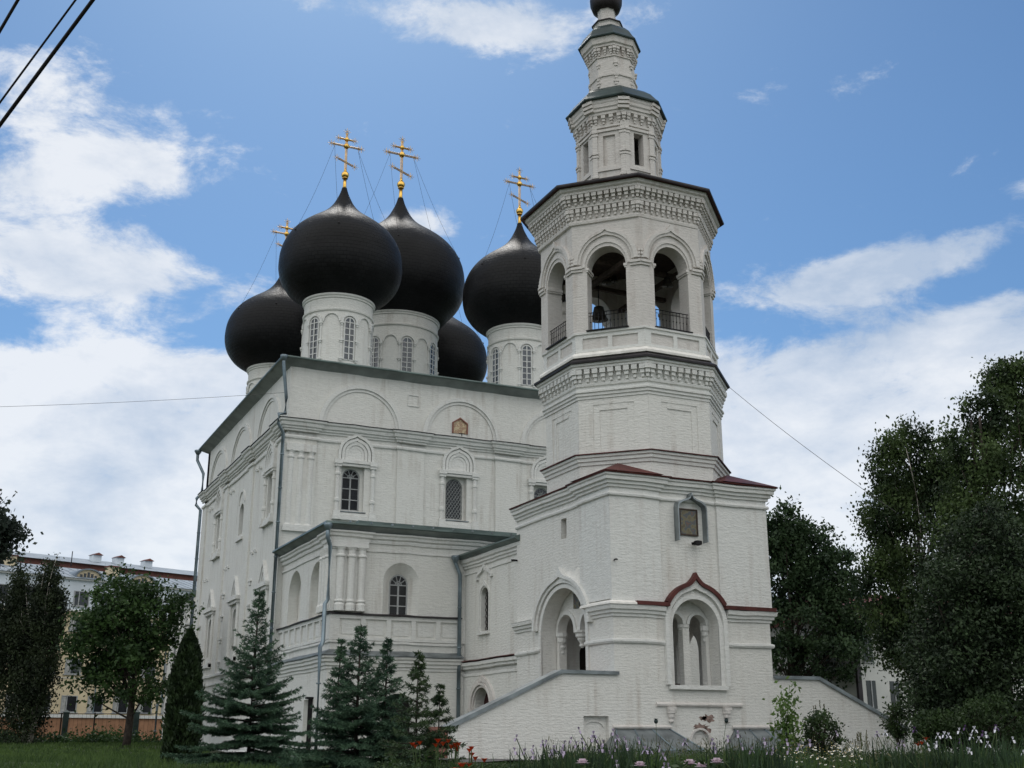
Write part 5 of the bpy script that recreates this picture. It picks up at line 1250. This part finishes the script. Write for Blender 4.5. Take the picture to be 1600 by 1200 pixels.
# ---- conifers with whorled branches
def spruce(label,base,H,Rb,whorls,mat,seed,name='spruce_tree',top=.32,dens=1.0,leaders=1,needle=.05):
    r_=random.Random(seed); e=empty(name,base,label,'spruce'); bx,by,bz=base; tips=[]; wood=MB(); C=[];Dr=[];Sz=[]
    def twig(a,b,n,nl,sc=1.0):
        a=np.array(a);b=np.array(b); d=(b-a); l=np.linalg.norm(d); 
        if l<1e-4: return
        d=d/l
        t=rng.uniform(0,1,n)[:,None]; p=a+(b-a)*t
        q=rng.normal(size=(n,3)); q-=(q@d)[:,None]*d; q/=np.linalg.norm(q,axis=1)[:,None]
        q[:,2]+=.25
        dd=d*.75+q*.85; dd/=np.linalg.norm(dd,axis=1)[:,None]
        C.append(p+dd*nl*.45); Dr.append(dd); Sz.append(np.full(n,nl*sc))
    def branch(o,az_,Lb,el_,lvl,zrel):
        n=max(3,int(Lb/.10)); pts=[]; 
        for i in range(n+1):
            t=i/n; s=Lb*t; z=math.sin(el_)*s-.22*Lb*t*t*(1-zrel)+.16*Lb*t**3
            pts.append((o[0]+math.cos(az_)*math.cos(el_)*s,o[1]+math.sin(az_)*math.cos(el_)*s,o[2]+z))
        wood.tube(pts,.014*Lb+.004,4,.003)
        for i in range(1,n+1):
            p=pts[i]; t=i/n
            twig(pts[i-1],p,int((16-9*zrel)*dens),needle*(1-.25*zrel))
            if t>.18:
                ls=(.36*Lb*(1-t)**.8+.06)*r_.uniform(.8,1.15)
                for sg in (-1,1):
                    a2=az_+sg*R(r_.uniform(42,62)); q=(p[0]+math.cos(a2)*ls,p[1]+math.sin(a2)*ls,p[2]-.16*ls+r_.uniform(-.03,.02))
                    twig(p,q,int((ls/.10)*15*dens)+6,needle)
                    if ls>.26:
                        for f in (.35,.6,.8):
                            pm=(p[0]+(q[0]-p[0])*f,p[1]+(q[1]-p[1])*f,p[2]+(q[2]-p[2])*f)
                            for s2 in (-1,1):
                                a3=a2+s2*R(45); l3=ls*.36*(1.1-f); q3=(pm[0]+math.cos(a3)*l3,pm[1]+math.sin(a3)*l3,pm[2]-.1*l3); twig(pm,q3,int((l3/.10)*14*dens)+5,needle)
    def leader(x0,y0,z0,h,rb,nw):
        wood.tube([(x0,y0,z0-.1),(x0+r_.uniform(-.02,.02),y0,z0+h*.5),(x0+.03,y0+.02,z0+h)],.018*h,6,.006)
        twig((x0,y0,z0+h*.80),(x0+.03,y0+.02,z0+h),int(28*dens),needle*1.0)
        for w_ in range(nw):
            f=(w_/(nw-1)); f=f**1.12; z=z0+h*(.03+.91*f); Lb=rb*(.95*(1-f)**1.25+.05); nb=max(4,int(9-3*f))
            for k in range(nb):
                el_=R(-8+48*f+r_.uniform(-7,7)); branch((x0+.02*f,y0,z+r_.uniform(-.11,.11)),2*PI*k/nb+w_*1.1+r_.uniform(-.25,.25),Lb*r_.uniform(.75,1.12),el_,0,f)
    leader(bx,by,bz,H,Rb,whorls)
    for (dx,dy,z0,h,rb,nw) in (leaders if isinstance(leaders,list) else []): leader(bx+dx,by+dy,bz+z0,h,rb,nw)
    Ca=np.concatenate(C); Da=np.concatenate(Dr); S=np.concatenate(Sz)[:,None]*rng.uniform(.8,1.2,(len(Ca),1))
    s=np.cross(Da,rng.normal(size=Da.shape)); s/=np.linalg.norm(s,axis=1)[:,None]; W=S*.12
    V=np.stack([Ca-Da*S*.5-s*W,Ca-Da*S*.5+s*W,Ca+Da*S*.5+s*W*.4,Ca+Da*S*.5-s*W*.4],axis=1).reshape(-1,3)
    mesh_np('foliage',V,np.arange(len(V)).reshape(-1,4),mat,e); wood.build('trunk','bark',e,True)
    return e
D=30; b=gp(390,D); H=zat(388,918,D)-b[2]
spruce('largest blue green spruce, standing in front of the church side wall',b,H,2.1,19,'needle_blue',3,dens=.72,needle=.070)
D=24; b=gp(556,D); H=zat(555,975,D)-b[2]
spruce('bushy blue green spruce with two leading shoots left of the stair wall',b,H,1.75,15,'needle_blue',5,dens=.72,needle=.066,leaders=[(.50,-.25,H*.30,H*.60,.75,9),(-.35,.15,H*.35,H*.55,.5,7)])
D=22; b=gp(650,D); H=zat(645,1020,D)-b[2]
spruce('young thin green spruce with a bare bent tip beside the stair wall end',b,H,.95,12,'needle_green',9,dens=.55,needle=.062,leaders=[(.38,-.15,H*.30,H*.42,.42,5)])
# thuja column
D=36; b=gp(284,D); e=empty('thuja',b,'narrow dark green thuja column at the left corner of the church','thuja'); H=zat(286,985,D)-b[2]
n=15000; t=rng.uniform(0,1,n)**.8; prof=np.interp(t,[0,.1,.35,.6,.8,.93,1.0],[.42,.48,.48,.42,.32,.17,.03]); a=rng.uniform(0,2*PI,n)
rr=prof*(1+.14*np.sin(a*5+t*18)+.1*rng.normal(size=n))*rng.uniform(.75,1.05,n)
C=np.stack([b[0]+rr*np.cos(a),b[1]+rr*np.sin(a),b[2]+t*H],axis=1)
dd=np.stack([np.cos(a)*.4,np.sin(a)*.4,np.full(n,.9)],axis=1)+rng.normal(size=(n,3))*.25; dd/=np.linalg.norm(dd,axis=1)[:,None]
s=np.cross(dd,rng.normal(size=dd.shape)); s/=np.linalg.norm(s,axis=1)[:,None]; S=.16*rng.uniform(.6,1.3,(n,1)); W=S*.22
V=np.stack([C-dd*S*.5,C+s*W,C+dd*S*.5,C-s*W],axis=1).reshape(-1,3); mesh_np('foliage',V,np.arange(4*n).reshape(-1,4),'thuja',e)
MB().lathe(b[0],b[1],[(.1,b[2]-.1),(.05,b[2]+H*.9)],8).build('trunk','bark',e)

# ---- grass
def blades(pos,h,w_,lean=.3):
    n=len(pos); a=rng.uniform(0,2*PI,n); l=rng.uniform(0,lean,n)*h; la=rng.uniform(0,2*PI,n)
    sx=np.cos(a)*w_*.5; sy=np.sin(a)*w_*.5
    b0=pos-np.stack([sx,sy,np.zeros(n)],1); b1=pos+np.stack([sx,sy,np.zeros(n)],1)
    mid=pos+np.stack([np.cos(la)*l*.35,np.sin(la)*l*.35,h*.55],1); tip=pos+np.stack([np.cos(la)*l,np.sin(la)*l,h],1)
    m0=mid-np.stack([sx,sy,np.zeros(n)],1)*.8; m1=mid+np.stack([sx,sy,np.zeros(n)],1)*.8; t0=tip-np.stack([sx,sy,np.zeros(n)],1)*.1; t1=tip+np.stack([sx,sy,np.zeros(n)],1)*.1
    V=np.stack([b0,b1,m1,m0,t1,t0],1).reshape(-1,3); k=np.arange(n)[:,None]*6
    F=np.concatenate([k+np.array([[0,1,2,3]]),k+np.array([[3,2,4,5]])],0); return V,F
def scatter(n,px0,px1,D0,D1,avoid=True,pw=1.0):
    out=[]
    while len(out)<n:
        px=random.uniform(px0,px1); D=D0+(D1-D0)*random.random()**pw; d=math.tan(math.atan((px-800)*math.cos(PITCH)/FPX))
        x=CAM[0]+D*(hv[0]+rv[0]*d); y=CAM[1]+D*(hv[1]+rv[1]*d)
        if avoid and (y>-.15 and x>-7.4) : continue
        if avoid and -2.3<y and -12<x<-.5 and D>30: continue
        out.append((x,y,gz(x,y)))
    return np.array(out)
def ns(a,b_,s): return .5+.5*math.sin(a*s+1.3*math.sin(b_*s*.7))*math.cos(b_*s*.8+a*.3)
# near meadow (beds) : tall, right of the spruces
p1=scatter(52000,590,1680,12,38,pw=1.3); h1=np.array([(.20+.33*ns(x,y,.8)*(random.random()**.5)) for x,y,z in p1])
dd_=np.array([(x-CAM[0])*hv[0]+(y-CAM[1])*hv[1] for x,y,z in p1]); pxs=np.array([800+FPX*((x-CAM[0])*rv[0]+(y-CAM[1])*rv[1])/((x-CAM[0])*hv[0]+(y-CAM[1])*hv[1])/math.cos(PITCH)*1.0 for x,y,z in p1]); h1*=np.interp(pxs,[690,840,900],[.22,.30,1.25])*np.interp(dd_,[12,16,26,38],[.7,1.1,1.0,.6])
p2=scatter(30000,-120,640,16,60,pw=1.2); h2=rng.uniform(.08,.26,len(p2))
p3=scatter(16000,-80,330,45,92,avoid=False); h3=rng.uniform(.08,.22,len(p3))
V1,F1_=blades(p1,h1,.014,.5); V2,F2_=blades(p2,h2,.018,.6); V3,F3_=blades(p3,h3,.05,.6)
V=np.concatenate([V1,V2,V3]); F=np.concatenate([F1_,F2_+len(V1),F3_+len(V1)+len(V2)])
o=mesh_np('grass',V,F,'grass'); tag(o,'short and knee high green grass covering the ground before the buildings','grass',kind='stuff')
# broad leaved herbs in the beds
pc_=scatter(2600,600,1680,13,34); C=[];
for x,y,z in pc_:
    n=random.randint(10,30); hh=random.uniform(.15,.6)*(.35 if 680<800+FPX*((x-CAM[0])*rv[0]+(y-CAM[1])*rv[1])/((x-CAM[0])*hv[0]+(y-CAM[1])*hv[1])<850 else 1); C.append(np.array([x,y,z])+np.stack([rng.normal(size=n)*.10,rng.normal(size=n)*.10,rng.uniform(.03,hh,n)],1))
V,F=leaves(np.concatenate(C),.075,.45); o=mesh_np('herb_cover',V,F,'leaf_shrub'); tag(o,'mixed leafy weeds and perennials among the grass of the flower beds','ground cover',kind='stuff')
# seeding grass heads
ps=scatter(900,850,1450,15,36); V,F=blades(ps,rng.uniform(.5,.85,len(ps)),.007,.25); 
heads=ps.copy(); heads[:,2]+=.68; Vh,Fh=leaves(heads+rng.normal(size=heads.shape)*.05,.07,.2,droop=-1)
o=mesh_np('seeding_grass',np.concatenate([V,Vh]),np.concatenate([F,Fh+len(V)]),'grass_dry'); tag(o,'thin straw coloured seeding grass stalks over the flower beds','grass',kind='stuff')

# ---- flowers
def gpz(px,py,D):
    p=P(px,py,D); return p
def stems(m,base,tops,r=.006):
    for t in tops: 
        b0=(base[0]+random.uniform(-.06,.06),base[1]+random.uniform(-.06,.06),base[2]); mid=((b0[0]+t[0])/2+random.uniform(-.02,.02),(b0[1]+t[1])/2,(b0[2]+t[2])/2); m.tube([b0,mid,tuple(t)],r,4)
def petal(m,c,d,l,w_,curl=0):
    """one curved petal: 2 quads from centre c along d"""
    d=Vector(d).normalized(); s=d.cross(Vector((0,0,1))); s=s.normalized() if s.length>.05 else Vector((1,0,0)); c=Vector(c)
    p1_=c+d*l*.5+Vector((0,0,l*.12)); p2_=c+d*l+Vector((0,0,-curl*l))
    m.add([tuple(c-s*w_*.15),tuple(c+s*w_*.15),tuple(p1_+s*w_*.5),tuple(p1_-s*w_*.5),tuple(p2_+s*w_*.28),tuple(p2_-s*w_*.28)],[(0,1,2,3),(3,2,4,5)])
def iris_clump(label,px,D,n,hgt,mat,spread=.28):
    b0=gp(px,D); e=empty('iris_clump',b0,label,'iris','iris clumps in the flower bed'); bx,by,bz=b0
    N_=150; pos=np.array([[bx+random.gauss(0,spread),by+random.gauss(0,spread),bz] for _ in range(N_)]); V,F=blades(pos,rng.uniform(.42,.80,N_)*hgt/.75,.032,.35); mesh_np('leaf_blades',V,F,'iris_leaf',e)
    m=MB(); tops=[]
    for i in range(n):
        fl=MB(); t=(bx+random.gauss(0,spread*1.1),by+random.gauss(0,spread*1.1),bz+hgt*random.uniform(.82,1.12)); tops.append(t)
        a0=random.uniform(0,6)
        for k in range(3):
            a=a0+k*2*PI/3; petal(fl,t,(math.cos(a),math.sin(a),-.3),.046,.034,.6); a+=PI/3; petal(fl,(t[0],t[1],t[2]+.008),(math.cos(a)*.45,math.sin(a)*.45,1),.042,.030,0)
        fl.build('bloom',mat,e)
    stems(m,b0,tops); m.build('stems','stem',e)
iris_clump('pale violet iris clump left of the niche in the stair wall, leftmost',858,15.5,9,.82,'iris')
iris_clump('tall pale violet iris clump second from the left before the stair wall',888,15,11,.86,'iris')
iris_clump('violet iris clump just below the stair wall niche',925,16,9,.84,'iris')
iris_clump('iris clump with white violet blooms before the left light well cover',968,15.5,10,.86,'iris')
iris_clump('dark leaved iris clump with few violet blooms left of the light well',995,14.5,5,.72,'iris')
iris_clump('iris clump with pale blooms before the small wall arch',1160,15.5,9,.84,'iris')
iris_clump('iris clump with pale blooms below the sapling',1190,15,7,.80,'iris')
iris_clump('white iris clump left of the others at the foot of the right hand trees',1475,17,8,.86,'iris_white')
iris_clump('white iris clump right of its twin at the foot of the right hand trees',1512,17,9,.90,'iris_white')
iris_clump('iris clump with one white bloom near the right edge below the dark evergreen',1590,16,3,.84,'iris_white')
iris_clump('purple iris clump standing under the evergreen between white blooms',1550,18,5,.88,'iris_dark')
iris_clump('small iris clump by the path at the right stair end',1410,18,4,.80,'iris')
def peony(label,px,py,D,r=.082):
    c=P(px,py,D); b0=(c[0]+.05,c[1]+.03,gz(c[0],c[1])); e=empty('peony',b0,label,'peony','peonies at the bottom edge')
    fl=MB()
    for lay,(k,el_) in enumerate(((7,.15),(7,.6),(6,1.1),(5,1.4))):
        for i in range(k):
            a=2*PI*i/k+lay*.5; petal(fl,(c[0],c[1],c[2]-.02),(math.cos(a)*math.cos(el_),math.sin(a)*math.cos(el_),math.sin(el_)),r*(1-.1*lay),r*.95,-.1)
    fl.build('bloom','peony',e); m=MB(); stems(m,b0,[tuple(c)],.008); m.build('stem','stem',e)
    C=np.array(c)-np.array([0,0,.12])+rng.normal(size=(40,3))*np.array([.12,.12,.07]); V,F=leaves(C,.10,.4); mesh_np('leaves',V,F,'leaf_shrub',e)
for px,py,D,lb in ((1078,1193,13.2,'white pink peony at the bottom edge, left of the small bud'),(1120,1191,13.0,'largest white pink peony at the bottom edge'),(1096,1198,13.4,'small peony bud between two larger peonies'),(1000,1196,14,'pale peony low among the iris leaves'),(910,1192,13.6,'white peony under the violet irises')): peony(lb,px,py,D)
def lily(label,px,py,D,n):
    c0=P(px,py,D); b0=(c0[0],c0[1],gz(c0[0],c0[1])); e=empty('lily',b0,label,'lily','orange lilies beside the spruce'); tops=[]
    for i in range(n):
        fl=MB(); c=(c0[0]+random.gauss(0,.05),c0[1]+random.gauss(0,.05),c0[2]+random.gauss(0,.035)); tops.append(c); a0=random.uniform(0,6)
        for k in range(6): a=a0+k*PI/3; petal(fl,c,(math.cos(a),math.sin(a),1.0),.080,.036,.2)
        fl.build('bloom','lily',e)
    m=MB(); stems(m,b0,tops,.006); m.build('stems','stem',e)
    n_=90; zz=rng.uniform(0,1,n_); C=np.stack([b0[0]+rng.normal(size=n_)*.07,b0[1]+rng.normal(size=n_)*.07,b0[2]+zz*(c0[2]-b0[2]-.06)],1); V,F=leaves(C,.11,.16); mesh_np('leaves',V,F,'grass',e)
for px,py,D,n,lb in ((656,1166,13.5,3,'orange red lily nearest the spruce, leftmost of the lilies'),(682,1164,13.8,4,'orange red lily second from the left'),(707,1170,13.2,6,'fullest orange red lily in front of the wall end'),(733,1184,12.8,6,'bright orange red lily furthest right, against the white wall'),(717,1196,12.6,4,'orange red lily cut by the bottom edge'),(1443,1164,17,3,'orange red lily below the right hand trees beside the white irises')): lily(lb,px,py,D,n)
# daisies
pd=scatter(300,1210,1345,17,24,pw=1); V=[];F=[];Vc=[];Fc=[]; k=0
fl=MB(); st_=MB()
for x,y,z in pd:
    h_=random.uniform(.42,.66); c=(x,y,z+h_); tl=random.uniform(-.5,.5); n=8; vs=[c]
    for i in range(n): a=2*PI*i/n; r_=.018; vs.append((x+r_*math.cos(a),y+r_*math.sin(a),c[2]+.5*r_*math.sin(a+tl*6)+.003))
    fl.cm=0; fl.add(vs,[(0,1+i,1+(i+1)%n) for i in range(n)]); fl.cm=1; fl.sph((x,y,c[2]+.006),.008,5,3,.6); st_.tube([(x,y,z),(x+.01,y,z+h_*.5),c],.003,3)
fl.v+=[]; o=fl.build('daisy_patch',['daisy','yellow']); tag(o,'patch of small white daisies around the round shrub','daisies',kind='stuff'); st_.build('stems','stem',o)
# sapling, round shrub, poppy heads, tall dead stalks
D=21; b=gp(1236,D)
e=empty('sapling',b,'young light green sapling in front of the right stair wall','sapling'); m=MB(); top=P(1228,1076,D); C=[]
for k in range(5):
    t=(b[0]+random.uniform(-.18,.18),b[1]+random.uniform(-.15,.15),b[2]+(top[2]-b[2])*(1-.10*k)); pts=limb(m,(b[0],b[1],b[2]-.1),t,.012,.004,.06,8)
    for q in pts[2:]:
        for j in range(26): C.append(np.array(q)+rng.normal(size=3)*np.array([.11,.11,.07]))
m.build('trunk','stem',e); V,F=leaves(np.array(C),.105,.42,droop=.3); mesh_np('crown',V,F,'leaf_sap',e)
D=21.5; b=gp(1284,D); broadleaf('shrub','round dense dark shrub right of the sapling, before the stair wall',b,.7,[ell(b,D,1284,1148,26,30,1)],'leaf_shrub',70,48,.055,trunk_r=.02,clump_r=.11,cat='shrub')
def stalks(label,px,py,D,n,nm='dry_stalks',cat='plant',heads=False):
    b=gp(px,D); e=empty(nm,b,label,cat); m=MB(); hd=MB()
    for i in range(n):
        t=P(px+random.uniform(-14,14)*(n>1),py+random.uniform(0,24)*(n>1),D); limb(m,(b[0]+random.uniform(-.05,.05),b[1],b[2]),tuple(t),.006,.003,.05,5)
        if heads: hd.sph(tuple(t),.030,8,6,1.15); hd.lathe(t[0],t[1],[(.034,t[2]+.03),(.034,t[2]+.036)],8)
        else:
            for k in range(14): hd.sph((t[0]+random.gauss(0,.008),t[1],t[2]-.01*k),.009,4,3)
    m.build('stems','stem',e); hd.build('seed_heads','dark_green' if heads else 'grass_dry',e)
stalks('dark round seed head on a thin stalk before the left light well cover',1025,1127,17,1,'poppy_stalk','poppy',True)
stalks('dark round seed head on a thin stalk below the right wall bracket',1135,1126,17,1,'poppy_stalk','poppy',True)
stalks('tall thin dried stalks rising behind the round shrub',1282,1092,22,9)
stalks('thin grey stalks before the right end of the stair wall',1345,1136,20,12)
